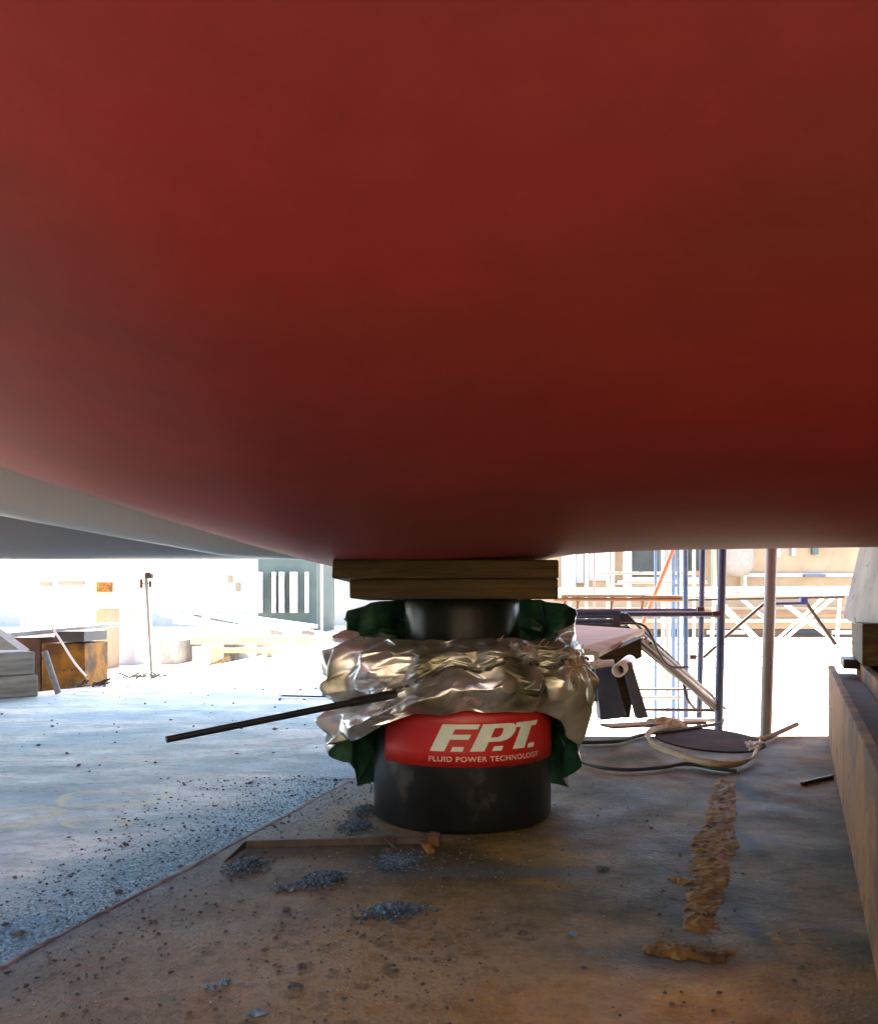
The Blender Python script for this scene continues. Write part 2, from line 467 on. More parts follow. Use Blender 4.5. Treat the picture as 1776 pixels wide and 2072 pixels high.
deck_poly = [(-2.62, -4.0), (4.0, -4.0), (4.0, 3.45), (.62, 3.42), (.5, 3.40), (.15, 5.2), (-1.05, 12.4), (-1.5, 12.3), (-1.78, 9.7), (-2.0, 7.4), (-2.26, 5.55), (-2.5, 5.1)]
bm = bmesh.new()
vs = [bm.verts.new((x, y, 0)) for x, y in deck_poly]
fc = bm.faces.new(vs)
r_ = bmesh.ops.extrude_face_region(bm, geom=[fc])
for e in r_['geom']:
    if isinstance(e, bmesh.types.BMVert): e.co.z = -0.598
bmesh.ops.recalc_face_normals(bm, faces=bm.faces)
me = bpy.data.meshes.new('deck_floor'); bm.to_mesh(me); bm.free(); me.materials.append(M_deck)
deck = bpy.data.objects.new('deck_floor', me); COL.objects.link(deck); struct(deck)

# weld seam: irregular raised bead
def seam_fn(i, j):
    t = -0.9 + 6.0 * i
    c = S0 + SD * t
    w = .007 + .004 * noise.noise(Vector((t * 9, 3, 0)))
    a = PI * j
    off = .006 * noise.noise(Vector((t * 3, 0, 0)))
    h = .0035 + .0025 * noise.noise(Vector((t * 25, 9, 0)))
    p = c + SN * (math.cos(a) * w + off)
    return Vector((p.x, p.y, -.001 + math.sin(a) * max(.002, h)))
mb = MB(); mb.grid(seam_fn, 900, 6)
struct(mb.build('deck_seam', M_seam, None, origin=Vector((0, 0, 0))))

# ------------------------------------------------------------------ ship hull
hull = thing('ship_hull', (0.6, 2.2, .63), 'huge round red painted ship hull resting on timber packing above the jack', 'ship')
def zb(X):
    z = .634
    if X > 0: z += interp([(0, 0), (.27, .012), (.5, .022), (1.0, .03), (1.6, .034), (6, .05)], X)
    if X < -.27:
        t = (-X - .27) / .82
        z += .24 * t ** 1.12
    return z
def yb(X):
    y = 1.93
    if X < -.1: y += .19 * ((-X - .1) / 1.0) ** 1.3
    if X > .3: y += .02 * (X - .3)
    return y
def shell_fn(i, j):
    X = -9.0 + 16.0 * i
    z0, y0 = zb(X), yb(X)
    a = (j * 2 - 1)       # -1 near top ... 0 bottom ... 1 far top
    if a < 0:
        s = -a
        th = min(1.0, s / .62) * R(84)
        Rr = 2.0
        yy = y0 - Rr * math.sin(th); zz = z0 + Rr * (1 - math.cos(th))
        if s > .62:
            q = (s - .62) / .38
            zz += q * 1.5; yy -= q * 3.0
    else:
        s = a
        flat = .46
        if s < .1: yy = y0 + flat * s / .1; zz = z0 + .035 * sstep(.27, .36, X) * s / .1
        else:
            t = (s - .1) / .9
            yy = y0 + flat + 5.2 * t; zz = z0 + .035 * sstep(.27, .36, X) + .55 * t + 2.2 * t * t
            if t > .9: zz += (t - .9) * 18
    return Vector((X, yy, zz))
mb = MB(); mb.grid(lambda i, j: shell_fn(i, 1 - j), 220, 160)
shell = part(mb, 'shell_plating', M_hull, hull)
# raised chine band behind the rounded belly, on the left
def chine_fn(i, j):
    X = -4.0 + 3.9 * i
    z = interp([(-4.0, 1.45), (-2.2, .99), (-1.35, .806), (-1.0, .742), (-.666, .684), (-.3, .665), (-.1, .662)], X)
    Y = 2.62 - .02 * X
    a = PI * (1 - j)
    return Vector((X, Y + .17 * math.cos(a) * -1 - .0, z + .17 - .17 * math.sin(a) + (.32 * (abs(math.cos(a)) ** 6))))
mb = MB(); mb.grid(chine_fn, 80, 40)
part(mb, 'chine_band', mat('band_reflection_pale', [(.34, .37, .35), (.42, .44, .42)], .4, 0, 1.5, .05, 60), hull)  # highlight on the band painted in as a paler colour
# flat bottom plating farther back on the left
def flat_fn(i, j):
    X = -4.4 + 4.5 * i
    Y = 2.75 + 2.6 * j
    z = .713 + .0 * X
    z += .22 * max(0, (j - .22) / .78) ** 1.3
    z += .5 * max(0, (.22 - j) / .22) ** 2
    z += .35 * max(0, (-1.75 - X)) ** 2 * .25
    return Vector((X, Y, z))
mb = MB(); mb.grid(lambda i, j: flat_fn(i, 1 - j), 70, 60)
part(mb, 'bottom_plating', M_bottom_refl, hull)

# ------------------------------------------------------------------ timber packing
mb = MB(); a = P(708, 1211, 1.93); b_ = P(1130, 1172, 1.93)
mb.box(((a.x + b_.x) / 2, 1.93 + .24, (a.z + b_.z) / 2 - .0005), (b_.x - a.x, .48, b_.z - a.z), jit=.002)
single(mb, 'timber_plank', M_wood, 'lower brown timber plank lying directly on the jack piston', 'plank', 'timber packing under the hull', bevel=.004)
a = P(672, 1170, 1.92); b_ = P(1130, 1132, 1.92)
mb = MB(); mb.box(((a.x + b_.x) / 2, 1.92 + .24, (a.z + b_.z) / 2), (b_.x - a.x, .48, b_.z - a.z), jit=.0015)
single(mb, 'timber_plank', M_wood, 'upper wider timber plank pressed against the red hull bottom', 'plank', 'timber packing under the hull', bevel=.004)

# ------------------------------------------------------------------ hydraulic jack
JC = Vector((.0595, 2.167, 0)); JR = .2255
jack = thing('hydraulic_jack', JC, 'large black hydraulic jack with red lettered band under the hull', 'jack')
mb = MB(); mb.lathe(JC, [(.216, 0.001), (.221, .004), (JR, .01), (JR, .40), (.218, .412), (.175, .418)], 128)
part(mb, 'cylinder_body', M_black, jack)
mb = MB(); mb.lathe(JC, [(.172, .4185), (.172, .436), (.166, .44)], 96)
part(mb, 'collar', M_black, jack)
mb = MB(); mb.lathe(JC, [(.146, .4405), (.146, .536), (.142, .5465)], 96)
part(mb, 'piston', M_chrome, jack)
lab_r = JR + .0018
mb = MB()
def lab(i, j):
    a = R(-57 + 137 * i)
    return JC + Vector((lab_r * math.sin(a), -lab_r * math.cos(a), .157 + .135 * j))
mb.grid(lab, 80, 4)
def lab2(i, j):
    p = lab(i, j); d = (p - JC); d.z = 0; d.normalize(); return p - d * .0012
label = part(mb, 'label_band', M_label, jack)
sol = label.modifiers.new('solidify', 'SOLIDIFY'); sol.thickness = .0012; sol.offset = -1
# lettering in label coordinates (arc length, height)
def wrap(polys, name, m, lift):
    bm = bmesh.new()
    for poly in polys:
        vs = [bm.verts.new((x, z, 0)) for x, z in poly]
        bm.faces.new(vs)
    bmesh.ops.triangulate(bm, faces=bm.faces)
    x = -.1
    while x < .22:
        bmesh.ops.bisect_plane(bm, geom=bm.verts[:] + bm.edges[:] + bm.faces[:], plane_co=(x, 0, 0), plane_no=(1, 0, 0))
        x += .006
    rr = lab_r + lift
    for v in bm.verts:
        a = v.co.x / JR
        v.co = Vector((rr * math.sin(a), -rr * math.cos(a), v.co.y))
    bmesh.ops.recalc_face_normals(bm, faces=bm.faces)
    me = bpy.data.meshes.new(name); bm.to_mesh(me); bm.free(); me.materials.append(m)
    o = bpy.data.objects.new(name, me); COL.objects.link(o); o.parent = label
    sm = o.modifiers.new('s', 'SOLIDIFY'); sm.thickness = .0005; sm.offset = 1
    return o
Z0, Z1 = .194, .2565; HH = Z1 - Z0; SH = .0305
def sl_(pts, x0):  # pts in upright letter space (x, 0..1) -> sheared
    return [(x0 + x + SH * t, Z0 + HH * t) for x, t in pts]
polys = []
# F
polys.append(sl_([(0, 0), (.034, 0), (.034, .44), (.034, .62), (.034, .82), (0, 1.0)], -.0816))
polys.append(sl_([(0.034, .82), (.086, .82), (.086, 1.0), (0, 1.0)], -.0816))
polys.append(sl_([(.034, .44), (.077, .44), (.077, .62), (.034, .62)], -.0816))
# P
polys.append(sl_([(0, 0), (.033, 0), (.033, .34), (.033, .5), (.033, .84), (0, 1)], .0114))
polys.append(sl_([(.033, .84), (.052, .84), (.062, 1.0), (0, 1.0)], .0114))
polys.append(sl_([(.062, 1.0), (.052, .84), (.0565, .79), (.0575, .67), (.0565, .56), (.088, .56), (.0915, .7), (.088, .88), (.079, .97)], .0114))
polys.append(sl_([(.033, .34), (.062, .34), (.077, .40), (.086, .50), (.088, .56), (.0565, .56), (.050, .5), (.033, .5)], .0114))
# T
polys.append(sl_([(0, 0.02), (.034, 0.02), (.034, .82), (0, .82)], .1151))
polys.append(sl_([(-.018, .82), (.052, .82), (.054, 1.0), (-.018, 1.0)], .1151))
for x0, x1, tz in ((-.033, -.002, 0), (.0629, .0905, 0), (.160, .186, .0)):
    polys.append([(x0, Z0), (x1 - .004, Z0), (x1, Z0 + .0105), (x0 + .005, Z0 + .0105)])
wrap(polys, 'lettering', M_letter, .0003)
fc_ = bpy.data.curves.new('t', 'FONT'); fc_.body = 'FLUID POWER TECHNOLOGY'; fc_.size = .0165; fc_.space_character = 1.1; fc_.offset = .0003
to = bpy.data.objects.new('t', fc_); COL.objects.link(to)
dg = bpy.context.evaluated_depsgraph_get()
tm = bpy.data.meshes.new_from_object(to.evaluated_get(dg))
xs = [v.co.x for v in tm.vertices]; w_ = max(xs) - min(xs); k = .285 / w_
polys = [[(-.084 + (tm.vertices[i].co.x - min(xs)) * k, .1705 + tm.vertices[i].co.y) for i in p.vertices] for p in tm.polygons]
bpy.data.objects.remove(to); bpy.data.curves.remove(fc_)
wrap(polys, 'lettering', mat('small_lettering', [(.55, .4, .32), (.62, .5, .4)], .5, 0, 30, 0), .0003)

# ------------------------------------------------------------------ foil blanket round the jack
tabphi = [0, 25, 50, 72, 90, 110, 135, 180, 225, 250, 270, 290, 308, 330, 350, 360]
#            hem            bulge          waist          upper         rim
prof = {
 0:   [(.258, .285), (.292, .335), (.262, .383), (.256, .40), (.250, .425), (.185, .449)],
 25:  [(.262, .287), (.300, .340), (.268, .388), (.262, .405), (.255, .430), (.20, .448)],
 50:  [(.275, .275), (.320, .345), (.285, .385), (.275, .405), (.270, .428), (.23, .444)],
 72:  [(.29, .20),  (.335, .335), (.30, .385), (.285, .405), (.28, .43), (.25, .455)],
 90:  [(0.312, 0.110), (0.325, 0.310), (0.305, 0.380), (0.300, 0.410), (0.290, 0.440), (0.300, 0.490)],
 110: [(0.300, 0.040), (0.315, 0.270), (0.300, 0.370), (0.295, 0.420), (0.300, 0.470), (0.315, 0.525)],
 135: [(0.270, 0.040), (0.310, 0.250), (0.300, 0.360), (0.310, 0.430), (0.315, 0.480), (0.315, 0.547)],
 180: [(.25, .05),  (.28, .25), (.28, .37), (.28, .43), (.285, .48), (.275, .545)],
 225: [(0.260, 0.050), (0.310, 0.250), (0.300, 0.360), (0.310, 0.430), (0.315, 0.480), (0.310, 0.547)],
 250: [(0.290, 0.050), (0.325, 0.260), (0.300, 0.360), (0.310, 0.420), (0.330, 0.460), (0.325, 0.515)],
#270
 270: [(0.322, 0.130), (0.340, 0.280), (0.305, 0.310), (0.335, 0.345), (0.345, 0.430), (0.318, 0.466)],
 290: [(0.345, 0.185), (0.360, 0.270), (0.295, 0.285), (0.360, 0.320), (0.355, 0.410), (0.290, 0.452)],
 308: [(0.335, 0.217), (0.352, 0.270), (0.285, 0.302), (0.340, 0.337), (0.325, 0.410), (0.235, 0.450)],
 330: [(0.285, 0.275), (0.320, 0.300), (0.268, 0.338), (0.275, 0.373), (0.262, 0.420), (0.205, 0.450)],
 350: [(0.260, 0.283), (0.298, 0.330), (0.262, 0.374), (0.256, 0.400), (0.250, 0.425), (0.190, 0.449)],
}
prof[360] = prof[0]
def cr_(a, b, c, d, t):
    return .5 * ((2 * b) + (c - a) * t + (2 * a - 5 * b + 4 * c - d) * t * t + (-a + 3 * b - 3 * c + d) * t ** 3)
def ring(phi, lv, k):
    phi %= 360
    for i in range(len(tabphi) - 1):
        if tabphi[i] <= phi <= tabphi[i + 1]:
            t = (phi - tabphi[i]) / (tabphi[i + 1] - tabphi[i])
            t = .5 * t + .5 * t * t * (3 - 2 * t)
            return prof[tabphi[i]][lv][k] * (1 - t) + prof[tabphi[i + 1]][lv][k] * t
def foil(i, j):
    phi = 360 * i
    f = j * 5; k = min(4, int(f)); t = f - k
    g = []
    for c in (0, 1):
        q = [ring(phi, max(0, min(5, k + d)), c) for d in (-1, 0, 1, 2)]
        g.append(cr_(*q, t))
    r, z = g
    a = R(phi)
    # gathers (vertical folds) and sharp crumples
    sa, ca = math.sin(a), math.cos(a)
    tw = z * 5.0
    f1 = abs(noise.noise(Vector((sa * 3.0 + tw * .35, ca * 3.0 - tw * .2, z * 1.2))))
    f2 = abs(noise.noise(Vector((sa * 9 - tw * 1.2, ca * 9 + tw * .8, z * 3))))
    f3 = abs(noise.noise(Vector((sa * 16, ca * 16, z * 34 + 5))))
    vor = noise.voronoi(Vector((sa * 2.6, ca * 2.6, z * 8.0)))[0]
    back = sstep(.43, .50, z) * (1 if 80 < phi < 280 else 0)
    r += (-.012 + (.22 - f1) * .10 + (.2 - f2) * .05 + (vor[0] - .35) * .022) * (1 - .6 * back) + (1 - back) * (.2 - abs(noise.noise(Vector((sa * 15, ca * 15, z * 34))))) * .016
    z += noise.noise(Vector((sa * 4, ca * 4, z * 8 + 20))) * .016 * (1 - .5 * back)
    lim = JR + .006 if z < .41 else .178
    r = max(r, lim)
    z = min(z, .5465)
    return JC + Vector((r * math.sin(a), -r * math.cos(a), z))
mb = MB()
NU, NV = 62, 17
jt = [[(random.uniform(-.38, .38) / NU if 0 < j < NV else 0, random.uniform(-.38, .38) / NV if 0 < j < NV else 0) for i in range(NU)] for j in range(NV + 1)]
fv = [foil((i / NU + jt[j][i][0]) % 1.0, min(.9999, max(0, j / NV + jt[j][i][1]))) for j in range(NV + 1) for i in range(NU)]
ff = []
for j in range(NV):
    for i in range(NU):
        a_, b_2, c_, d_ = j * NU + i, j * NU + (i + 1) % NU, (j + 1) * NU + (i + 1) % NU, (j + 1) * NU + i
        if random.random() < .5: ff += [(a_, b_2, c_), (a_, c_, d_)]
        else: ff += [(a_, b_2, d_), (b_2, c_, d_)]
mb.add(fv, ff, True)
blanket = thing('foil_blanket', JC + Vector((0, 0, .1)), 'crumpled silver foil blanket with green lining wrapped round the jack', 'blanket')
sheet = part(mb, 'foil_sheet', M_foil, blanket)
sheet.data.materials.append(M_green)
cr_at = sheet.data.attributes.new('crease_edge', 'FLOAT', 'EDGE')
for e_ in cr_at.data: e_.value = random.choice((0, 0, .3, .8, 1.0))
for p_ in sheet.data.polygons: p_.use_smooth = True
sb = sheet.modifiers.new('sub', 'SUBSURF'); sb.levels = 3; sb.render_levels = 3
sm = sheet.modifiers.new('solid', 'SOLIDIFY'); sm.thickness = .0022; sm.offset = -1; sm.material_offset = 1; sm.material_offset_rim = 0
# dark seam cord along the waist
pts = []
for kk in range(150):
    phi = -70 + 160 * kk / 149
    p = foil((phi % 360) / 360, .44)
    d = p - JC; d.z = 0; d.normalize()
    pts.append(p + d * (.004 + .002 * noise.noise(Vector((phi * .2, 0, 0)))))
mb = MB(); mb.tube(pts, .0032, 8)
part(mb, 'tie_cord', M_dark, blanket)
# frayed tuft of rope at the right side of the blanket
base = P(1168, 1335, 1.99)
mb = MB()
for q in range(46):
    p0 = base + Vector((random.uniform(-.02, .012), random.uniform(-.02, .02), random.uniform(-.025, .025)))
    d = Vector((random.uniform(-.2, .7), random.uniform(-.6, .1), random.uniform(-1, .5))).normalized()
    ln = random.uniform(.02, .055)
    p1 = p0 + d * ln * .5 + Vector((random.uniform(-1, 1), random.uniform(-1, 1), random.uniform(-1, 1))) * .006
    p2 = p0 + d * ln + Vector((0, 0, -.008))
    mb.tube([p0, p1, p2], .0011, 5)
part(mb, 'rope_tuft', M_rope, blanket)
mb = MB()
for q in range(22):
    p0 = P(random.uniform(985, 1110), random.uniform(1300, 1318), 1.96)
    d = Vector((random.uniform(-.6, .6), random.uniform(-.5, .1), random.uniform(.0, 1))).normalized()
    mb.tube([p0, p0 + d * .01, p0 + d * .02 + Vector((.003, 0, -.002))], .0008, 4)
part(mb, 'frayed_edge', M_rope, blanket)['kind'] = 'stuff'

# handle bar sticking out of the blanket
mb = MB(); A = P(336, 1497, 1.66); B = P(800, 1404, 1.93)
n_ = 12
mb.tube([A + (B - A) * t / n_ for t in range(n_ + 1)], [0.0072 + .0030 * t / n_ for t in range(n_ + 1)], 14)
bar = thing('handle_bar', A, 'long black iron bar sticking out of the foil blanket to the left', 'bar')
def tube_var(mb, pts, rads, n=14):
    for p, q, r0, r1 in zip(pts, pts[1:], rads, rads[1:]):
        mb.tube([p, q], r0, n, r2=r1)
mb = MB(); mb.tube([A, A + (B - A) * .5, A + (B - A) * .78], .0068, 14, r2=.0078)
part(mb, 'shaft', M_bar, bar)
mb = MB(); q0 = A + (B - A) * .775; q1 = A + (B - A) * 1.0
mb.tube([q0, q0 + (q1 - q0) * .1, q0 + (q1 - q0) * .5, q1], .0102, 14, r2=.0108)
part(mb, 'sleeve', M_bar, bar)

# ------------------------------------------------------------------ tools and scrap on the deck
mb = MB(); z = .006
def flatbar(mb, pts, w, h, z0=0.001):
    pts = [Vector(p) for p in pts]
    for i, (a, b) in enumerate(zip(pts, pts[1:])):
        d = (b - a); d.z = 0; n = Vector((-d.y, d.x, 0)).normalized() * w / 2
        mb.hexa([a - n, b - n, b + n, a + n], [a - n + Vector((0, 0, h)), b - n + Vector((0, 0, h)), b + n + Vector((0, 0, h)), a + n + Vector((0, 0, h))])
t = thing('pry_bar', G(640, 1712), 'dusty steel pry bar lying on the deck in front of the jack', 'pry bar')
mb = MB()
a, b, c, d = G(452, 1745, .001), G(498, 1716, .001), G(800, 1708, .001), G(858, 1708, .001)
w = .014; hh = .017
n1 = Vector((0, w / 2, 0))
mb.hexa([b - n1, c - n1, c + n1, b + n1], [p + Vector((0, 0, hh)) for p in (b - n1, c - n1, c + n1, b + n1)])
mb.hexa([c - n1 + Vector((.0005, 0, 0)), d - n1 * .6, d + n1 * .6, c + n1 + Vector((.0005, 0, 0))], [p + Vector((0, 0, hh * .8)) for p in (c - n1 + Vector((.0005, 0, 0)), d - n1 * .6, d + n1 * .6, c + n1 + Vector((.0005, 0, 0)))])
part(mb, 'shaft', M_prybar, t, bevel=.0015)
mb = MB()
mb.hexa([a, a + Vector((.004, -.001, 0)), b - n1 * 1.0, b + n1 * 1.0], [a + Vector((0, 0, .002)), a + Vector((.004, -.001, .002)), b - n1 + Vector((0, 0, hh)), b + n1 + Vector((0, 0, hh))])
part(mb, 'claw', M_prybar, t)
mb = MB(); flatbar(mb, [G(847, 1702, .001), G(858, 1712, .001), G(872, 1728, .001)], .014, .008)
mb.hexa([G(868, 1700, .001), G(890, 1703, .001), G(888, 1714, .001), G(866, 1712, .001)][::-1], [p + Vector((0, 0, .02)) for p in [G(868, 1700, .001), G(890, 1703, .001), G(888, 1714, .001), G(866, 1712, .001)][::-1]])
single(mb, 'scrap_bracket', M_rust, 'small bent rusty bracket at the foot of the jack by the bar end', 'scrap')
mb = MB(); mb.tube([G(780, 1698, .015), G(795, 1712, .006), G(806, 1720, .003)], .003, 8)
single(mb, 'scrap_rod', M_prybar, 'short grey rod crossing the pry bar beside the jack', 'rod')
mb = MB(); mb.tube([G(566, 1415, .008), G(568, 1408, .012)], .006, 8); mb.tube([G(566, 1408, .012), G(665, 1410, .012)], .005, 10)
single(mb, 'thin_rod', M_bar, 'thin black rod lying on the pale deck behind the long bar', 'rod')

def heap(u, v, ru, rv, n, label, h=.014, m=None, smax=.0062):
    c = G(u, v); e = G(u + ru, v); f = G(u, v - rv)
    rx = abs(e.x - c.x); ry = abs(f.y - c.y)
    ang = random.uniform(0, 6)
    mb = MB()
    for q in range(n):
        t = min(1.5, abs(random.gauss(0, .55))); a = random.uniform(0, 2 * PI)
        rag = 1 + .16 * math.sin(2 * a + ang) + .10 * math.sin(5 * a + ang * 2) + random.uniform(-.1, .1)
        x = c.x + math.cos(a) * t * rx * rag; y = c.y + math.sin(a) * t * ry * rag + (math.cos(a) * t * rx) * .15
        z = h * max(0, 1 - t * t) * random.random()
        grain(mb, (x, y, z), random.uniform(.0016, smax))
    return single(mb, 'grit_heap', m or M_heap, label, 'grit', 'grit heaps on the rusty deck')
OCT = [Vector(p) for p in ((1, 0, 0), (-1, 0, 0), (0, 1, 0), (0, -1, 0), (0, 0, 1), (0, 0, -1))]
OF = [(0, 2, 4), (2, 1, 4), (1, 3, 4), (3, 0, 4), (2, 0, 5), (1, 2, 5), (3, 1, 5), (0, 3, 5)]
def grain(mb, p, s, flat=.6):
    M = Matrix.Rotation(random.uniform(0, 6.28), 3, 'Z') @ Matrix.Rotation(random.uniform(-.5, .5), 3, 'X')
    vs = []
    for o in OCT:
        q = Vector((o.x * s * random.uniform(.6, 1.5), o.y * s * random.uniform(.5, 1.1), o.z * s * flat * random.uniform(.6, 1.1)))
        vs.append(Vector(p) + M @ q + Vector((0, 0, s * flat * .55)))
    mb.add(vs, OF)
heap(498, 1756, 38, 15, 700, 'blue grey grit heap just below the tip of the pry bar')
heap(655, 1782, 48, 13, 800, 'long thin blue grey grit heap between two others in front of the jack')
heap(590, 1797, 34, 9, 350, 'thin scatter of blue grey grit left of the long heap', h=.004)
heap(792, 1848, 60, 15, 950, 'nearest blue grey grit heap, straight in front of the jack')
heap(738, 1643, 26, 11, 500, 'blue grey grit heap against the left foot of the jack', h=.014)
heap(720, 1672, 38, 11, 420, 'dark grit heap left of the jack behind the pry bar', h=.008)
heap(800, 1745, 62, 20, 800, 'thin spread of grit right in front of the jack foot', h=.003, smax=.0045)['kind'] = 'stuff'

def scatter(name, label, m, n, ufn, smin, smax, chips=0.0):
    mb = MB()
    for q in range(n):
        u, v = ufn()
        if v < 1310: continue
        g = G(u, v)
        if (g - JC).xy.length < JR + .01: continue
        s = smin + (smax - smin) * random.random() ** 3
        grain(mb, (g.x, g.y, 0), s, .55)
    o = mb.build(name, m, None, origin=Vector((0, 0, 0)))
    o['label'] = label; o['category'] = 'grit'; o['kind'] = 'stuff'
    return o
def band():
    t = random.uniform(-.2, 1.05)
    d = abs(random.gauss(0, .10)) + .008
    if random.random() < .15: d = -abs(random.gauss(0, .06))
    c = S0 + (S1 - S0) * t + SN * d
    return CX + c.x / c.y * FPX, HY + EYE * FPX / c.y
def lower():
    x = random.uniform(-.85, .75); y = random.uniform(1.0, 2.6)
    if noise.noise(Vector((x * 4, y * 4, 1))) < -.15 or x > random.uniform(-.2, .8): x = random.uniform(-.8, .1)
    return CX + x / y * FPX, HY + EYE * FPX / y
def leftp():
    y = random.uniform(1.3, 7.5); x = random.uniform(-2.2, -.1)
    return CX + x / y * FPX, HY + EYE * FPX / y
scatter('grit', 'blue grey paint grit strewn along the deck seam', M_chip, 11000, band, .0006, .0028)
scatter('pebbles', 'dark crumbs of scale strewn over the rusty deck', M_pebble, 3800, lower, .0007, .0054)
scatter('flakes', 'pale ochre flakes strewn over the rusty deck', M_strap, 900, lower, .0007, .0028)
scatter('crumbs', 'dark crumbs strewn thinly over the pale grey deck', M_pebble, 420, leftp, .002, .012)

# larger single lumps, visible one by one
lumps = [(595, 2003, .0085, 'dark wet looking lump near the bottom edge of the deck'), (515, 2050, .008, 'green grey lump at the lowest edge of the view'),
         (455, 1990, .0075, 'grey flake left of the dark lump near the bottom edge'), (425, 2002, .006, 'leftmost small grey flake near the bottom edge'),
         (608, 1957, .006, 'small greenish crumb above the dark lump'), (1162, 1892, .0065, 'lone grey stone right of centre on the brown deck'),
         (578, 1842, .006, 'dark stone left of the nearest grit heap'), (1055, 1890, .006, 'brown pebble below centre on the ochre deck'),
         (1222, 1760, .009, 'dark flake right of the jack foot on shaded deck'), (1055, 1752, .007, 'dark flake just in front of the jack foot')]
for u, v, s, lb in lumps:
    g = G(u, v); mb = MB()
    for q in range(7):
        grain(mb, (g.x + random.uniform(-s, s), g.y + random.uniform(-s, s), 0), s * random.uniform(.6, 1.0), .7)
    single(mb, 'stone_lump', M_pebble if 'grey' not in lb else M_chip, lb, 'stone', 'loose lumps on the deck')

# corroded bracket welded on the deck, right
t = thing('corroded_bracket', G(1420, 1860), 'thick rust crusted strip with a rounded foot on the deck, right', 'bracket')
def crust(pts, widths, hgt, nu=120, nv=24):
    pts = [Vector(p) for p in pts]
    def fn(i, j):
        f = i * (len(pts) - 1); k = min(len(pts) - 2, int(f)); s = f - k
        c = pts[k].lerp(pts[k + 1], s); w = widths[k] * (1 - s) + widths[k + 1] * s
        d = (pts[k + 1] - pts[k]); d.z = 0; n = Vector((d.y, -d.x, 0)).normalized()
        a = PI * (1 - j)
        ww = w * (1 + .4 * noise.noise(Vector((i * 9, 4 if j > .5 else 9, 0))) + .22 * noise.noise(Vector((i * 33, 4 if j > .5 else 9, 0))))
        q = c + n * math.cos(a) * ww * 1.15
        h = hgt * .38 * (math.sin(a) ** .5) * (.8 + .9 * noise.noise(Vector((q.dot(n) * 34, q.dot(d.normalized()) * 12, 3))) + .7 * noise.noise(q * 60) + .5 * noise.noise(q * 130)) * (min(1, i * 12, (1 - i) * 12) ** .5)
        return Vector((q.x, q.y, -.002 + max(0, h)))
    mb = MB(); mb.grid(fn, nu, nv); return mb
mb = crust([G(1412, 1895), G(1418, 1850), G(1432, 1790), G(1436, 1745), G(1450, 1690), G(1462, 1620), G(1468, 1572)], [.026, .024, .03, .04, .036, .03, .024], .016, 220)
part(mb, 'strip', M_crust, t)
mb = crust([G(1298, 1918), G(1340, 1922), G(1400, 1928), G(1470, 1936), G(1498, 1942)], [.012, .03, .028, .026, .008], .016, 120)
part(mb, 'foot', M_crust, t)
mb = crust([G(1348, 1776), G(1375, 1782), G(1400, 1790), G(1425, 1795)], [.004, .018, .02, .02], .014, 80)
part(mb, 'lug', M_crust, t)
mb = crust([G(1560, 1870), G(1620, 1910), G(1650, 1960)], [.02, .05, .01], .006, 80)
single(mb, 'rust_scale', M_crust, 'thin flaking patch of brown scale beside the rusty beam', 'scale')

# round cover plate, strap loop, hose
mb = MB(); c = G(1432, 1497)
prof_ = []
n = 64
ringv = [(c.x + math.cos(2 * PI * k / n) * .195, c.y + math.sin(2 * PI * k / n) * .30) for k in range(n)]
mb.add([(x, y, .001) for x, y in ringv] + [(x, y, .005) for x, y in ringv], [tuple(range(n, 2 * n))] + [(k, (k + 1) % n, (k + 1) % n + n, k + n) for k in range(n)])
single(mb, 'cover_plate', M_lid, 'low round reddish cover plate lying inside the pale strap loop', 'plate', bevel=.001)
def spline(pts, n=10):
    pts = [Vector(p) for p in pts]; out = []
    for i in range(len(pts) - 1):
        a = pts[max(0, i - 1)]; b = pts[i]; c = pts[i + 1]; d = pts[min(len(pts) - 1, i + 2)]
        for k in range(n): out.append(Vector([cr_(a[x], b[x], c[x], d[x], k / n) for x in range(3)]))
    out.append(pts[-1]); return out
def ribbon(pts, w, th):
    mb = MB()
    q = spline(pts, 14)
    for a, b in zip(q, q[1:]): pass
    vs = []; fs = []
    for i, p in enumerate(q):
        a = q[max(0, i - 1)]; b = q[min(len(q) - 1, i + 1)]
        d = (b - a).normalized(); s = d.cross(Vector((0, 0, 1))).normalized()
        tw = .9 * math.sin(i * .07)
        up = Vector((0, 0, 1)) * math.cos(tw) + s * math.sin(tw); sd_ = d.cross(up).normalized()
        for x, y in ((-1, -1), (1, -1), (1, 1), (-1, 1)): vs.append(p + up * x * w / 2 + sd_ * y * th / 2)
    for i in range(len(q) - 1):
        for k in range(4):
            fs.append((i * 4 + k, i * 4 + (k + 1) % 4, (i + 1) * 4 + (k + 1) % 4, (i + 1) * 4 + k))
    mb.add(vs, fs, True); return mb
lp = [G(1350, 1470, .03), G(1322, 1476, .035), G(1311, 1486, .04), G(1313, 1500, .035), G(1340, 1516, .03), G(1385, 1532, .03), G(1440, 1545, .025), G(1490, 1546, .02), G(1522, 1534, .02), G(1530, 1515, .03)]
mb = ribbon(lp, .022, .006)
single(mb, 'strap_loop', M_strap, 'pale yellowish strap looped round the low cover plate', 'strap')
mb = MB(); g = G(1520, 1512, .02)
for q in range(14):
    mb.tube([g + Vector((random.uniform(-.02, .02), random.uniform(-.03, .03), random.uniform(-.01, .015))), g + Vector((random.uniform(-.02, .035), random.uniform(-.03, .03), random.uniform(0, .03)))], .004, 6)
single(mb, 'rag_knot', M_white, 'small white knotted rag at the right end of the strap', 'rag')
mb = MB(); mb.tube(spline([G(1165, 1538, .012), G(1210, 1552, .012), G(1270, 1558, .012), G(1340, 1553, .012), G(1390, 1546, .012), G(1450, 1556, .01), G(1490, 1560, .01)]), .006, 8)
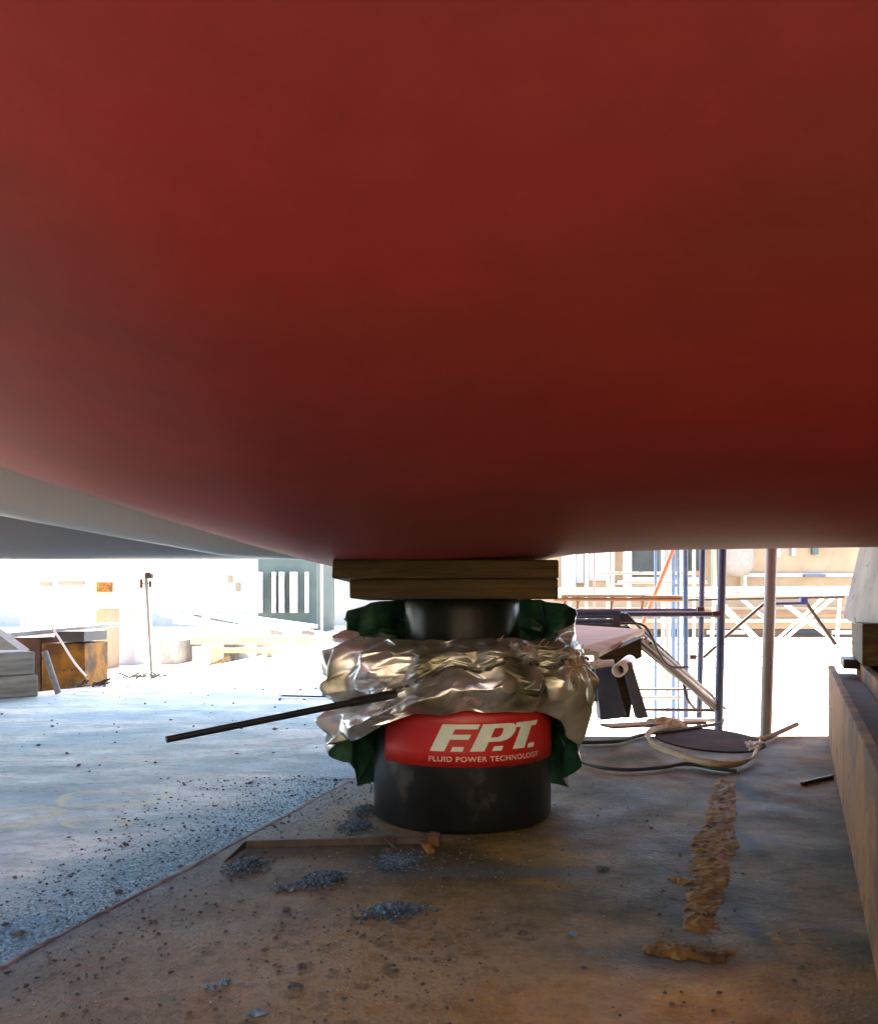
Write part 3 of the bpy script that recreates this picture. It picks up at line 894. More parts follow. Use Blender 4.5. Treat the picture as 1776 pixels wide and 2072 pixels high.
single(mb, 'hose', M_hose, 'dark hose snaking across the shaded deck right of the jack', 'hose')
mb = MB(); mb.tube(spline([G(1175, 1503, .012), G(1250, 1500, .012), G(1300, 1487, .012), G(1380, 1476, .012), G(1460, 1464, .012)]), .007, 8)
single(mb, 'hose', M_hose, 'second dark hose running behind the strap to the deck edge', 'hose')
mb = MB(); mb.tube([G(1535, 1500, .02), G(1570, 1485, .02), G(1612, 1466, .03)], .010, 8)
single(mb, 'short_pipe', M_rust, 'short rusty pipe behind the strap near the deck edge', 'pipe')
mb = MB(); mb.tube([G(1622, 1586, .006), G(1655, 1578, .006), G(1684, 1572, .006)], .006, 6)
single(mb, 'iron_rod', M_bar, 'short dark rod lying beside the rusty beam', 'rod')
for (u0, u1, v, d_, lb) in ((1215, 1420, 1466, .05, 'long flat rusty strip at the far deck edge'), (1225, 1325, 1474, .09, 'short rusty sheet under the leaning slabs')):
    a = G(u0, v, .008); b = G(u1, v - 6, .008)
    mb = MB(); mb.box(((a.x + b.x) / 2, (a.y + b.y) / 2 - .03, .008 + (.012 if 'short' in lb else 0)), ((b - a).length, d_, .010), rz=math.atan2(b.y - a.y, b.x - a.x))
    single(mb, 'rusty_strip', M_rust, lb, 'scrap', bevel=.002)
# tan rag heap at the edge
def lump_fn(c, rx, ry, rz_):
    def fn(i, j):
        a = 2 * PI * i; b = PI / 2 * j
        d = Vector((math.cos(a) * math.cos(b), math.sin(a) * math.cos(b), math.sin(b)))
        k = 1 + .5 * noise.noise(d * 2.3 + c * 5)
        return c + Vector((d.x * rx * k, d.y * ry * k, d.z * rz_ * k))
    return fn
mb = MB(); mb.grid(lump_fn(G(1345, 1470), .085, .06, .035), 48, 14)
single(mb, 'rag', M_strap, 'crumpled tan rag at the far deck edge beside the leaning slabs', 'rag')

# ------------------------------------------------------------------ leaning slabs, board and pipe behind the jack on the right
YB = 3.28
def prism(pts2, Y0, Y1, m, name, label, cat, group=None, bevel=.003):
    """outline given as photo pixels at the distance Y0, extruded straight back"""
    n = len(pts2); f = [P(u, v, Y0) for u, v in pts2]; bk = [Vector((p.x, Y1, p.z)) for p in f]
    mb = MB(); mb.add(f + bk, [tuple(range(n)), tuple(reversed(range(n, 2 * n)))] + [(k, k + n, (k + 1) % n + n, (k + 1) % n) for k in range(n)])
    me_o = single(mb, name, m, label, cat, group, bevel)
    bm = bmesh.new(); bm.from_mesh(me_o.data); bmesh.ops.recalc_face_normals(bm, faces=bm.faces); bm.to_mesh(me_o.data); bm.free()
    return me_o
prism([(1204, 1350), (1240, 1350), (1268, 1452), (1215, 1458)], 3.30, 3.38, M_bluedark, 'leaning_slab', 'dark slab leaning at the far deck edge right of the jack', 'slab')
prism([(1243, 1350), (1268, 1345), (1282, 1400), (1274, 1453), (1262, 1453)], 3.33, 3.40, M_wood, 'leaning_board', 'brown wooden board standing between the dark and the blue grey slab', 'board')
prism([(1262, 1345), (1278, 1340), (1312, 1452), (1290, 1455)], 3.24, 3.29, M_blueslab, 'leaning_slab', 'narrow blue grey slab leaning right of the brown board', 'slab')
prism([(1180, 1330), (1204, 1345), (1216, 1420), (1186, 1420)], 3.36, 3.42, M_rust_dark, 'rusty_block', 'rusty brown block half hidden behind the foil blanket', 'block')
mb = MB(); A = P(1252, 1352, 3.2); B = P(1276, 1332, 3.42)
mb.lathe
def pipe(mb, A, B, r, th, n=24):
    A = Vector(A); B = Vector(B); T = (B - A).normalized(); X = T.cross(Vector((0, 0, 1))).normalized(); Yv = X.cross(T)
    vs = []
    for (p, rr) in ((A, r), (B, r), (B, r - th), (A, r - th)):
        for k in range(n): vs.append(p + X * math.cos(2 * PI * k / n) * rr + Yv * math.sin(2 * PI * k / n) * rr)
    fs = []
    for q in range(4):
        for k in range(n):
            a = q * n + k; b = q * n + (k + 1) % n; c = ((q + 1) % 4) * n
            fs.append((a, b, c + (k + 1) % n, c + k))
    mb.add(vs, fs, True)
pipe(mb, P(1251, 1357, 3.18), P(1274, 1338, 3.46), .026, .006)
pipe(mb, P(1195, 1346, 3.30), P(1240, 1343, 3.32), .016, .004)
single(mb, 'white_pipe', M_white, 'white plastic pipe end lying across the leaning slabs', 'pipe')
# tan board on brown wedge
yb0, yb1 = 3.5, 4.2
mb = MB()
b4 = [P(1170, 1322, 3.5), P(1212, 1330, 3.5), P(1304, 1283, 4.0), P(1150, 1272, 4.3)]
top = [p + Vector((0, 0, .022)) for p in b4]
mb.hexa(b4, top)
single(mb, 'plywood_board', M_wood_pale, 'pale board with nail holes resting beside the blue steel frame', 'board', bevel=.002)
prism([(1212, 1331), (1297, 1291), (1299, 1330), (1250, 1352), (1215, 1352)], 3.62, 3.74, M_wood, 'wooden_wedge', 'brown wooden wedge under the pale board', 'wedge')
for (u, v) in ((1172, 1281), (1197, 1311)):
    pass
# blue stack of frames
t = thing('blue_steel_frame', P(1190, 1272, 4.6), 'stack of blue steel scaffold frames behind the pale board', 'scaffold frame')
for v in (1238, 1247, 1257, 1266):
    mb = MB(); mb.tube([P(1120, v, 4.6), P(1246, v, 4.6)], .0125, 10); part(mb, 'rail', M_blue, t)
for u in (1140, 1240):
    mb = MB(); a = P(u, 1236, 4.6); b = P(u + 14, 1268, 4.6); mb.box(((a.x + b.x) / 2, 4.6, (a.z + b.z) / 2), (b.x - a.x, .034, a.z - b.z)); part(mb, 'end_plate', M_bluedark, t)
mb = MB(); a = P(1115, 1270, 4.64); b = P(1262, 1270, 4.64); mb.box(((a.x + b.x) / 2, 4.64, a.z), (b.x - a.x, .3, .02)); part(mb, 'base_board', M_dark, t)
mb = MB(); 
for q in range(4):
    mb.tube([P(1244 + q * 7, 1238 + q, 4.6), P(1262 + q * 8, 1262, 4.6)], .008, 8)
part(mb, 'diagonal_brace', M_bluedark, t)

# ------------------------------------------------------------------ scaffold
def scaf(name, label, items, group=None, cat='scaffold tube'):
    """each tube is a thing with its end fittings as parts"""
    for (a, b, r, m, lb) in items:
        mb = MB(); mb.tube([a, b], r, 14)
        single(mb, name, m, lb, cat, group)
def vert(u0, v0, u1, Y, r, m, name, label, z0=YZ, top=1105, cat='post', group='upright tubes beyond the right deck edge'):
    a = P(u0, v0, Y); b = P(u1, 1450, Y)
    d = (a - b); k = (z0 - b.z) / d.z
    foot = b + d * k
    t = thing(name, foot, label, cat, group)
    mb = MB(); mb.tube([foot + Vector((0, 0, .008)), a], r, 18); part(mb, 'tube', m, t)
    mb = MB(); mb.box(foot + Vector((0, 0, .004)), (r * 5, r * 5, .008)); part(mb, 'base_plate', M_dark, t)
    return t
vert(1561, 1085, 1550, 4.0, .0272, M_galv, 'steel_prop', 'thick grey steel prop, rightmost of the uprights')
vert(1462, 1085, 1454, 5.0, .0245, M_bluedark, 'scaffold_upright', 'dark blue thick upright tube left of the thick grey prop')
# welded blue frame: two uprights and rungs
fr = thing('scaffold_tower', P(1400, 1455, 5.6), 'tall blue scaffold frame with two uprights, rungs and bundle of tubes', 'scaffold frame')
for u0, u1, Y, r, m, v1 in ((1422, 1414, 5.5, .0185, M_bluedark, 1456), (1386, 1387, 5.7, .0175, M_blue, 1456)):
    mb = MB(); a = P(u0, 1085, Y); b = P(u1, v1, Y); mb.tube([a, b], r, 14); part(mb, 'upright', m, fr)
    mb = MB(); q = a + (b - a) * ((YZ - a.z) / (b.z - a.z)); mb.tube([b, q], r * .8, 12); part(mb, 'leg', m, fr)
for (p, q, r, m) in ((P(1385, 1456, 5.6), P(1462, 1458, 5.1), .013, M_dark), (P(1305, 1436, 5.3), P(1454, 1438, 5.05), .010, M_dark), (P(1295, 1395, 5.9), P(1415, 1395, 5.55), .009, M_dark)):
    mb = MB(); mb.tube([p, q], r, 10); part(mb, 'rung', m, fr)
tubes = [(P(1170, 1236, 5.3), P(1424, 1235, 5.3), .012, M_blue, 'upper blue horizontal tube ending at the blue frame'),
         (P(1150, 1244, 5.02), P(1456, 1243, 4.96), .015, M_bluedark, 'lower dark horizontal tube ending at the dark blue upright'),
         (P(1391, 1214, 6.6), P(1708, 1208, 6.2), .011, M_dark, 'long thin dark rail running right behind the grey prop'),
         (P(1690, 1304, 5.7), P(1628, 1216, 5.7), .012, M_dark, 'dark diagonal brace right of the grey prop'),
         (P(1546, 1221, 5.7), P(1462, 1293, 5.7), .012, M_dark, 'dark diagonal brace between the two thick uprights'),
         (P(1448, 1308, 5.75), P(1422, 1331, 5.75), .011, M_dark, 'short dark brace between the blue uprights')]
scaf('scaffold_tube', '', tubes, 'scaffold tubes beyond the right deck edge')
for (a, b) in (((1408, 1243), (1424, 1233)), ((1440, 1246), (1455, 1240))): pass
# clamp knobs on the tube ends
for i, (u, v, Y, lb) in enumerate(((1416, 1234, 5.25, 'black clamp at the end of the upper blue tube'), (1447, 1243, 4.94, 'black clamp at the end of the lower dark tube'), (1401, 1330, 5.7, 'small black clamp below the short brace'))):
    mb = MB(); c = P(u, v, Y); mb.tube([c - Vector((.02, 0, 0)), c - Vector((.01, 0, 0)), c + Vector((.01, 0, 0)), c + Vector((.022, 0, 0))], .019, 10)
    single(mb, 'tube_clamp', M_dark, lb, 'clamp', 'tube clamps', bevel=.003)
t = thing('blue_bracket', P(1600, 1224, 5.68), 'blue steel bracket on the thin rail right of the grey prop', 'bracket')
mb = MB(); mb.tube([P(1562, 1222, 5.68), P(1630, 1221, 5.68)], .013, 10); part(mb, 'tube', M_bluedark, t)
mb = MB(); mb.box(P(1625, 1217, 5.68), (.045, .04, .045)); part(mb, 'block', mat('bright_blue', [(.03, .06, .3), (.05, .08, .36)], .5), t, bevel=.004)
# bundle of sloping tubes
sp = [((1288, 1296), (1452, 1438), M_dark, .011), ((1298, 1294), (1448, 1426), M_galv, .012), ((1306, 1292), (1440, 1408), M_galv, .011), ((1316, 1302), (1412, 1390), M_dark, .009), ((1283, 1300), (1395, 1392), M_dark, .008)]
lbs = ['lowest dark tube of the sloping bundle left of the uprights', 'grey tube just above the lowest dark sloping one', 'second grey sloping tube, in the middle of the bundle', 'uppermost dark tube of the sloping bundle', 'shorter dark sloping tube hugging the left of the bundle']
for (a, b, m, r), lb in zip(sp, lbs):
    mb = MB(); mb.tube([P(*a, 4.5), P(*b, 5.0)], r, 10)
    single(mb, 'sloping_tube', m, lb, 'scaffold tube', 'sloping bundle of tubes')
mb = MB(); mb.tube(spline([P(1255, 1262, 4.4), P(1298, 1264, 4.4), P(1318, 1288, 4.4), P(1332, 1320, 4.45), P(1355, 1348, 4.5), P(1392, 1350, 4.55)]), .007, 8)
single(mb, 'cable', M_dark, 'dark cable sagging over the sloping tubes', 'cable')
mb = MB(); mb.tube(spline([P(1382, 1380, 5.2), P(1392, 1418, 5.2), P(1412, 1440, 5.3)]), .010, 8)
single(mb, 'cable', M_dark, 'short dark cable hanging at the foot of the blue frame', 'cable')
mb = MB(); mb.tube([P(1366, 1100, 8), P(1336, 1175, 8), P(1300, 1262, 8)], .020, 10)
single(mb, 'red_tube', M_redpipe, 'leaning red tube between the pale uprights', 'tube')
for i, (u, w, Y, m, lb, v1) in enumerate(((1362, 8, 8.5, M_blue, 'pale blue upright left of the blue frame', 1388), (1186, 5, 9, M_white, 'thin white upright, second from the timber packing', 1212), (1202, 4, 9, M_galv, 'thin grey upright beside the white one', 1212),
        (1230, 6, 9, M_white, 'white upright with broad tan neighbour left of the red tube', 1300), (1272, 7, 9, M_white, 'white upright left of the leaning red tube', 1240), (1341, 7, 8.6, M_white, 'white upright right of the leaning red tube', 1330),
        (1153, 6, 9, M_white, 'white upright nearest to the timber packing', 1200), (1354, 6, 9, M_greyf, 'grey upright between white and pale blue ones', 1260))):
    r = w / 2 / FPX * Y
    a = P(u, 1095, Y); ft = Vector((a.x, Y, YZ))
    mb = MB(); mb.tube([ft, a], r, 12)
    single(mb, 'far_upright', m, lb, 'post', 'pale uprights farther back')

for (u, Y, m, lb) in ((1326, 8.2, M_blue, 'thin blue upright just left of the red tube foot'), (1349, 8.9, M_galv, 'thin grey upright close to the pale blue one'), (1372, 8.0, M_blue, 'thin blue upright just left of the blue frame'), (1404, 8.4, M_white, 'white upright seen between the two blue frame uprights')):
    a = P(u, 1095, Y); mb = MB(); mb.tube([Vector((a.x, Y, YZ)), a], .014, 10)
    single(mb, 'far_upright', m, lb, 'post', 'pale uprights farther back')
for (u0, u1, v, Y, lb) in ((1250, 1430, 1178, 8.6, 'pale horizontal tube high between the far uprights'), (1210, 1400, 1160, 8.8, 'highest thin horizontal tube between the far uprights'), (1262, 1392, 1412, 8.0, 'low horizontal tube near the foot of the far uprights')):
    mb = MB(); mb.tube([P(u0, v, Y), P(u1, v, Y)], .014, 8)
    single(mb, 'cross_tube', M_galv, lb, 'scaffold tube', 'far cross tubes')
lad = thing('ladder', P(1440, 1440, 5.1), 'grey ladder leaning among the sloping tubes left of the blue frame', 'ladder')
la0, la1, lb0, lb1 = P(1240, 1240, 4.75), P(1450, 1444, 5.15), P(1262, 1240, 4.85), P(1466, 1434, 5.25)
for a_, b_2 in ((la0, la1), (lb0, lb1)):
    mb = MB(); mb.tube([a_, b_2], .009, 8); part(mb, 'rail', M_bluedark, lad)
for q in range(9):
    f_ = (q + .5) / 9; mb = MB(); mb.tube([la0.lerp(la1, f_), lb0.lerp(lb1, f_)], .006, 6); part(mb, 'rung', M_galv, lad)

# white lattice girder with crossed braces farther back
t = thing('lattice_girder', P(1560, 1310, 10), 'white lattice girder with crossed braces beyond the uprights', 'girder')
Yg = 10.0
for v, r, m in ((1193, .03, M_white), (1203, .02, M_white), (1302, .018, M_conc)):
    mb = MB(); mb.tube([P(1130 if v < 1250 else 1300, v + 2, Yg), P(1800, v - 2, Yg)], r, 10); part(mb, 'chord', m, t)
for (a, b, r) in (((1435, 1200), (1545, 1308), .036), ((1500, 1212), (1560, 1262), .02), ((1590, 1224), (1710, 1312), .026), ((1692, 1204), (1566, 1312), .02), ((1676, 1200), (1552, 1312), .016)):
    mb = MB(); mb.tube([P(*a, Yg + .1), P(*b, Yg + .1)], r, 8); part(mb, 'brace', M_white, t)
for u in (1445, 1700, 1380):
    mb = MB(); a = P(u, 1200, Yg); mb.tube([Vector((a.x, Yg + .2, YZ)), a], .02, 8); part(mb, 'leg', M_white, t)
for v, x in ((1328, 1300), (1352, 1290)):
    g0 = G(x, v, YZ + .1); g1 = G(1700, v, YZ + .1)
    mb = MB(); mb.tube([g0, g1], .02, 8)
    single(mb, 'ground_rail', M_galv, 'grey rail on the yard, ' + ('farther' if v == 1328 else 'nearer') + ' of the two behind the uprights', 'rail', 'ground rails')
# rusty pipe rail
mb = MB(); mb.tube([P(1135, 1206, 7), P(1270, 1206, 7), P(1382, 1208, 7)], .011, 8); mb.tube([P(1120, 1213, 7), P(1382, 1214, 7)], .016, 8)
for u in (1145, 1171, 1240, 1302): mb.tube([P(u, 1204, 7), P(u - 4, 1232, 7)], .012, 8)
single(mb, 'guard_rail', mat('brown_tube', [(.11, .07, .045), (.2, .13, .08)], .8), 'rusty orange guard rail above the blue frames', 'rail')

# ------------------------------------------------------------------ right side: rusty beam with timber and concrete block
d = Vector((1.55 - .612, 3.37 - 1.18, 0)).normalized(); nn = Vector((d.y, -d.x, 0))
b0 = Vector((.612, 1.18, 0)) - d * 2.2; b1 = Vector((1.55, 3.37, 0))
t = thing('rusty_beam', (b0 + b1) / 2, 'long rusty steel girder running along the right edge of the deck', 'girder')
def strip(mb, o0, o1, z0, z1, e0=0.0, e1=0.0):
    a0 = b0 + nn * o0 - d * 0; a1 = b0 + nn * o1; c0 = b1 + nn * o0 + d * e1; c1 = b1 + nn * o1 + d * e1
    mb.hexa([a0 + Vector((0, 0, z0)), a1 + Vector((0, 0, z0)), c1 + Vector((0, 0, z0)), c0 + Vector((0, 0, z0))],
            [a0 + Vector((0, 0, z1)), a1 + Vector((0, 0, z1)), c1 + Vector((0, 0, z1)), c0 + Vector((0, 0, z1))])
mb = MB(); strip(mb, 0, .022, .001, .292); part(mb, 'side_plate', M_rust, t, bevel=.003)
mb = MB(); strip(mb, .024, .098, .001, .262, e1=-.01); part(mb, 'web', M_rust_dark, t)
mb = MB(); strip(mb, .10, .125, .001, .315, e1=-.02); part(mb, 'inner_plate', M_rust, t, bevel=.003)
mb = MB(); strip(mb, .127, .26, .001, .285, e1=-.02); part(mb, 'base_plate', M_rust_dark, t)
mb = MB(); strip(mb, .262, .30, .001, .33, e1=-.02); part(mb, 'outer_plate', M_rust, t, bevel=.003)
def blockat(o0, o1, s0, s1, z0, z1, name, m, label, cat, zt=None, lean=0.0, parent=None, bevel=.004):
    c = [b1 + nn * o0 + d * s0, b1 + nn * o1 + d * s0, b1 + nn * o1 + d * s1, b1 + nn * o0 + d * s1]
    mb = MB(); mb.hexa([p + Vector((0, 0, z0)) for p in c], [p + Vector((0, 0, z1)) + nn * lean * (1 if k in (0, 3) else 0) for k, p in enumerate(c)])
    return single(mb, name, m, label, cat, bevel=bevel)
blockat(.085, .5, -.62, .0, .332, .47, 'timber_block', M_wood, 'brown timber block lying on the far end of the rusty girder', 'timber')
blockat(.045, .5, -.25, .0, .295, .33, 'timber_board', M_dark, 'dark thin board under the timber block on the girder', 'board')
cb = [P(1703, 1251, 3.3), P(1790, 1298, 2.75), P(1990, 1290, 2.9), P(1900, 1250, 3.5)]
tp = [P(1738, 1106, 3.3), P(1808, 1090, 2.75), P(1990, 1085, 2.9), P(1900, 1100, 3.5)]
mb = MB(); mb.hexa(cb, tp)
single(mb, 'concrete_block', M_conc, 'pale grey pitted concrete block wedged between timber and hull, right', 'block', bevel=.01)

# ------------------------------------------------------------------ left side
def gp(u, v): return G(u, v)
a = G(98, 1402); b = Vector((-2.29, 4.35, 0)); 
ax = Vector((-.9, -.1, 0))
def stack(z0, z1, dx, name, label, m=M_wood_grey):
    f0 = Vector((-3.1, 4.25 + dx, 0)); f1 = Vector((-2.33 + dx, 4.92, 0)); 
    dirv = (f1 - f0).normalized(); nr = Vector((-dirv.y, dirv.x, 0))
    c = [f0, f1, f1 + nr * .28, f0 + nr * .28]
    mb = MB(); mb.hexa([p + Vector((0, 0, z0)) for p in c], [p + Vector((0, 0, z1)) for p in c])
    return single(mb, name, m, label, 'timber', 'grey timbers at the left deck edge', bevel=.008)
stack(.001, .125, 0, 'grey_timber', 'lower weathered grey timber at the left deck edge')
stack(.128, .262, -.02, 'grey_timber', 'upper weathered grey timber stacked at the left deck edge')
mb = MB(); mb.tube([P(90, 1318, 5.0), P(118, 1403, 5.03)], .018, 6); single(mb, 'stake', M_wood_grey, 'slanting grey stake against the end of the grey timbers', 'stake')
mb = MB(); a = P(-30, 1270, 5.2); b = P(42, 1322, 5.2); mb.box((a + b) / 2 + Vector((-.05, .1, -.02)), ((b - a).length, .12, .09), ry=.63); single(mb, 'grey_beam', M_wood_grey, 'short grey beam sloping down behind the grey timbers', 'beam')
# rusty block beyond the deck
t = thing('rusty_box', P(110, 1400, 5.75), 'brown rusty steel box standing just beyond the left deck edge', 'steel box')
a = P(84, 1403, 5.75); b = P(172, 1302, 5.75)
mb = MB(); mb.box(((a.x + b.x) / 2, 5.75 + .2, (YZ + b.z) / 2), (b.x - a.x, .4, b.z - YZ)); part(mb, 'body', M_rust, t, bevel=.006)
a = P(18, 1320, 5.85); b = P(90, 1290, 5.85)
mb = MB(); mb.box(((a.x + b.x) / 2 - .002, 6.0, (YZ + b.z) / 2), (b.x - a.x, .4, b.z - YZ)); part(mb, 'wing', M_rust_dark, t, bevel=.006)
a = P(110, 1300, 5.72); b = P(170, 1279, 5.72)
mb = MB(); mb.box(((a.x + b.x) / 2, 5.72 + .2, (a.z + b.z) / 2 + .004), (b.x - a.x, .4, b.z - a.z)); part(mb, 'top_cap', M_dark, t, bevel=.006)
a = P(-40, 1290, 5.4); b = P(228, 1264, 6.4)
mb = MB(); mb.box((a + b) / 2 + Vector((0, .05, .0)), ((b - a).length, .12, .03), rz=math.atan2(b.y - a.y, b.x - a.x), ry=-math.atan2(b.z - a.z, (b - a).xy.length))
single(mb, 'channel_beam', M_galv, 'pale grey channel lying over the rusty box', 'beam', bevel=.003)
mb = MB(); mb.tube(spline([P(103, 1266, 5.6), P(125, 1300, 5.6), P(150, 1340, 5.6), P(174, 1368, 5.65)]), .008, 8)
single(mb, 'rope', M_white, 'white rope hanging down across the rusty box', 'rope')
# poles
t = thing('lamp_pole', P(307, 1368, 6.6), 'slim pale pole with small dark fittings near the left deck edge', 'pole')
ft = P(307, 1368, 6.6); q = P(295, 1160, 6.6); dd = (q - ft)
mb = MB(); mb.tube([ft + dd * ((0 - ft.z) / dd.z), q], .013, 10); part(mb, 'tube', M_galv, t)
mb = MB(); mb.box(P(302, 1166, 6.58), (.05, .04, .035)); mb.tube([q, P(304, 1160, 6.6)], .008, 6); part(mb, 'fitting', M_dark, t)
mb = MB(); mb.tube([P(304, 1176, 6.6), P(304, 1188, 6.6)], .011, 8); mb.tube([P(286, 1172, 6.6), P(286, 1190, 6.6)], .011, 8); mb.tube([P(286, 1181, 6.6), P(304, 1181, 6.6)], .004, 6); part(mb, 'hook', M_dark, t)
for (u, w, Y, v1, m, lb) in ((416, 15, 14, 1262, M_white, 'thick white post left of the green shed'), (424, 4, 14.3, 1290, M_galv, 'thin grey post beside the thick white one'), (651, 6, 12.8, 1292, M_galv, 'thin pale post left of the jack'), (704, 3, 15, 1300, M_galv, 'very thin post just left of the timber packing')):
    a = P(u, 1120, Y); mb = MB(); mb.tube([Vector((a.x, Y, YZ if Y > 12.5 else 0)), a], w / 2 / FPX * Y, 12)
    single(mb, 'yard_post', m, lb, 'post', 'posts in the left yard')
# bundle of long steel sections lying in the yard
k = 0
cols_ = [M_greyf, M_conc, mat('mauve_steel', [(.3, .27, .33), (.4, .36, .42)], .8), M_galv]
for q in range(9):
    u0 = 352 + q * 14; v0 = 1248 - q * 1.5 + (q % 3) * 4
    a = P(u0 - 20 + (q % 2) * 12, v0 - 6 + q % 3 * 6, 19 + q * .15); b = P(520 + q * 16, 1283 - (q % 4) * 5, 15.0 + q * .1)
    mb = MB(); dv = b - a
    mb.box((a + b) / 2, (dv.length, .22, .07), rz=math.atan2(dv.y, dv.x), ry=-math.atan2(dv.z, dv.xy.length))
    single(mb, 'steel_section', cols_[q % 4], ('first', 'second', 'third', 'fourth', 'fifth', 'sixth', 'seventh', 'eighth', 'last')[q] + ' pale steel section from the left in the sloping yard stack', 'steel section', 'stack of long steel sections')
# trestles below the stack
for u, wh in ((380, 'left'), (470, 'middle'), (560, 'right')):
    a = P(u, 1268, 17.5); mb = MB(); mb.box((a.x, 17.3, (a.z - .25 + YZ) / 2), (.3, 2.2, a.z - .25 - YZ))
    single(mb, 'trestle', M_conc, 'pale block under the ' + wh + ' end of the steel stack' if wh != 'middle' else 'pale block under the middle of the steel stack', 'block', 'blocks under the steel stack')
mb = MB(); a = P(385, 1296, 13); b = P(700, 1290, 13); mb.box(((a.x + b.x) / 2, 13.1, a.z), (b.x - a.x, .2, .12)); single(mb, 'yellow_beam', M_wood_yellow, 'long pale yellow timber lying beyond the far end of the deck', 'timber')
for uu, wh in ((400, 'left'), (540, 'middle'), (680, 'right')):
    mb = MB(); p = P(uu, 1300, 13.1); mb.box((p.x, 13.1, (p.z - .06 + YZ) / 2), (.12, .18, p.z - .06 - YZ))
    single(mb, 'sleeper', M_conc, 'low pale support under the long yellow timber, ' + wh + ' one', 'support', 'supports of the long yellow timber')
a = P(422, 1317, 8.6); b = P(566, 1317, 8.6); mb = MB(); mb.box(((a.x + b.x) / 2 , 8.65, a.z), (b.x - a.x, .1, .045)); 
for uu in (440, 545):
    p = P(uu, 1321, 8.65); mb.box((p.x, 8.65, (p.z + YZ) / 2), (.05, .08, p.z - YZ - .004))
single(mb, 'yellow_plank', M_wood_yellow, 'short yellow plank on legs beside the left deck edge', 'plank')
mb = MB(); a = G(412, 1349); b = G(462, 1338); c = b + Vector((0, .12, .0)); mb.add([a, b, b + Vector((.0, .1, 0)), b + Vector((0, 0, .05)), b + Vector((0, .1, .05))], [(0, 1, 3), (0, 4, 2), (0, 3, 4), (1, 2, 4, 3), (0, 2, 1)])
single(mb, 'rusty_wedge', M_rust, 'brown steel wedge lying at the left deck edge', 'wedge')
for (u, v, n_, lb) in ((185, 1389, 26, 'dark scrap twigs at the left deck edge near the rusty box'), (288, 1372, 22, 'scrap twigs at the foot of the slim pale pole')):
    mb = MB(); g = G(u, v)
    for q in range(n_):
        p = g + Vector((random.uniform(-.12, .12), random.uniform(-.12, .12), .01)); e = Vector((random.uniform(-1, 1), random.uniform(-.5, .5), random.uniform(0, .4))) * random.uniform(.03, .1)
        mb.tube([p, p + e], random.uniform(.004, .01), 6)
    single(mb, 'scrap_pile', M_dark, lb, 'scrap', 'scrap piles at the left deck edge')['kind'] = 'stuff'

M_leaf = mat('leaves', [(.03, .045, .01), (.08, .10, .02), (.14, .15, .04)], .8, 0, 8, 0)
for (u0, u1, v0, Y, m, lb) in ((40, 112, 1226, 13, M_greyf, 'low grey crate in the yard behind the rusty box'), (118, 160, 1236, 12, M_white, 'white crate in the yard right of the low grey one'), (192, 216, 1232, 15, M_tan, 'tan crate standing below the orange shed'), (236, 272, 1240, 16, M_greyf, 'small grey crate left of the slim pale pole')):
    a = P(u0, v0, Y); b = P(u1, v0, Y); t = thing('crate', Vector(((a.x + b.x) / 2, Y, YZ)), lb, 'crate', 'crates in the left yard')
    mb = MB(); mb.box(((a.x + b.x) / 2, Y + .3, (a.z + YZ) / 2), (b.x - a.x, .6, a.z - YZ)); part(mb, 'body', m, t, bevel=.01)
    mb = MB(); mb.box(((a.x + b.x) / 2, Y + .3, a.z + .022), (b.x - a.x + .06, .66, .04)); part(mb, 'lid', M_conc, t, bevel=.01)
# ------------------------------------------------------------------ far sheds and quay
def facade(name, label, u0, u1, Y, v0, m, cat, depth=6.0, top=1040):
    a = P(u0, v0, Y); b = P(u1, top, Y)
    t = thing(name, Vector(((a.x + b.x) / 2, Y, YZ)), label, cat)
    mb = MB(); mb.box(((a.x + b.x) / 2, Y + depth / 2, (YZ + b.z) / 2), (b.x - a.x, depth, b.z - YZ)); part(mb, 'wall', m, t)
    return t
def rect(t, u0, u1, v0, v1, Y, m, name, th=.15, proud=.0):
    a = P(u0, v1, Y); b = P(u1, v0, Y)
    mb = MB(); mb.box(((a.x + b.x) / 2, Y - th / 2 - .003 - proud, (a.z + b.z) / 2), (b.x - a.x, th, b.z - a.z)); return part(mb, name, m, t)
t = facade('green_shed', 'dark green open shed with white posts beyond the left yard', 522, 640, 34, 1205, M_greenw, 'shed')
for u, w in ((528, 8), (556, 7), (572, 9), (596, 13), (622, 5)): rect(t, u - w / 2, u + w / 2, 1158, 1240, 34, M_white, 'post', th=.3)
for u in (547, 565, 585): rect(t, u - 5, u + 5, 1166, 1212, 34, M_opening, 'opening')
rect(t, 560, 576, 1222, 1232, 34, M_opening, 'opening'); rect(t, 580, 594, 1222, 1232, 34, M_opening, 'opening')
t = facade('orange_shed', 'orange clad tower block beyond the left yard', 184, 230, 30, 1260, M_orange, 'shed', 4)
rect(t, 184, 230, 1172, 1178, 30, M_white, 'ledge', th=.4); rect(t, 200, 228, 1178, 1198, 30, M_rust, 'panel', th=.2)
M_pale = mat('pale_cladding', [(.34, .34, .33), (.44, .43, .40), (.5, .46, .42)], .9, 0, .25, 0)
t = facade('pale_warehouse', 'long pale warehouse behind the left yard', -700, 520, 46, 1235, M_pale, 'warehouse', 8)
for (u0, u1, v0, v1) in ((82, 104, 1178, 1186), (118, 171, 1176, 1183), (238, 260, 1140, 1178), (-60, -20, 1170, 1185), (462, 470, 1165, 1178), (478, 486, 1180, 1196)):
    rect(t, u0, u1, v0, v1, 46, M_tan, 'window', th=.1)
t = facade('pale_hall', 'pale hall between the green shed and the ship', 640, 1100, 48, 1235, M_pale, 'warehouse', 8)
rect(t, 646, 668, 1140, 1200, 48, M_conc, 'door', th=.1)
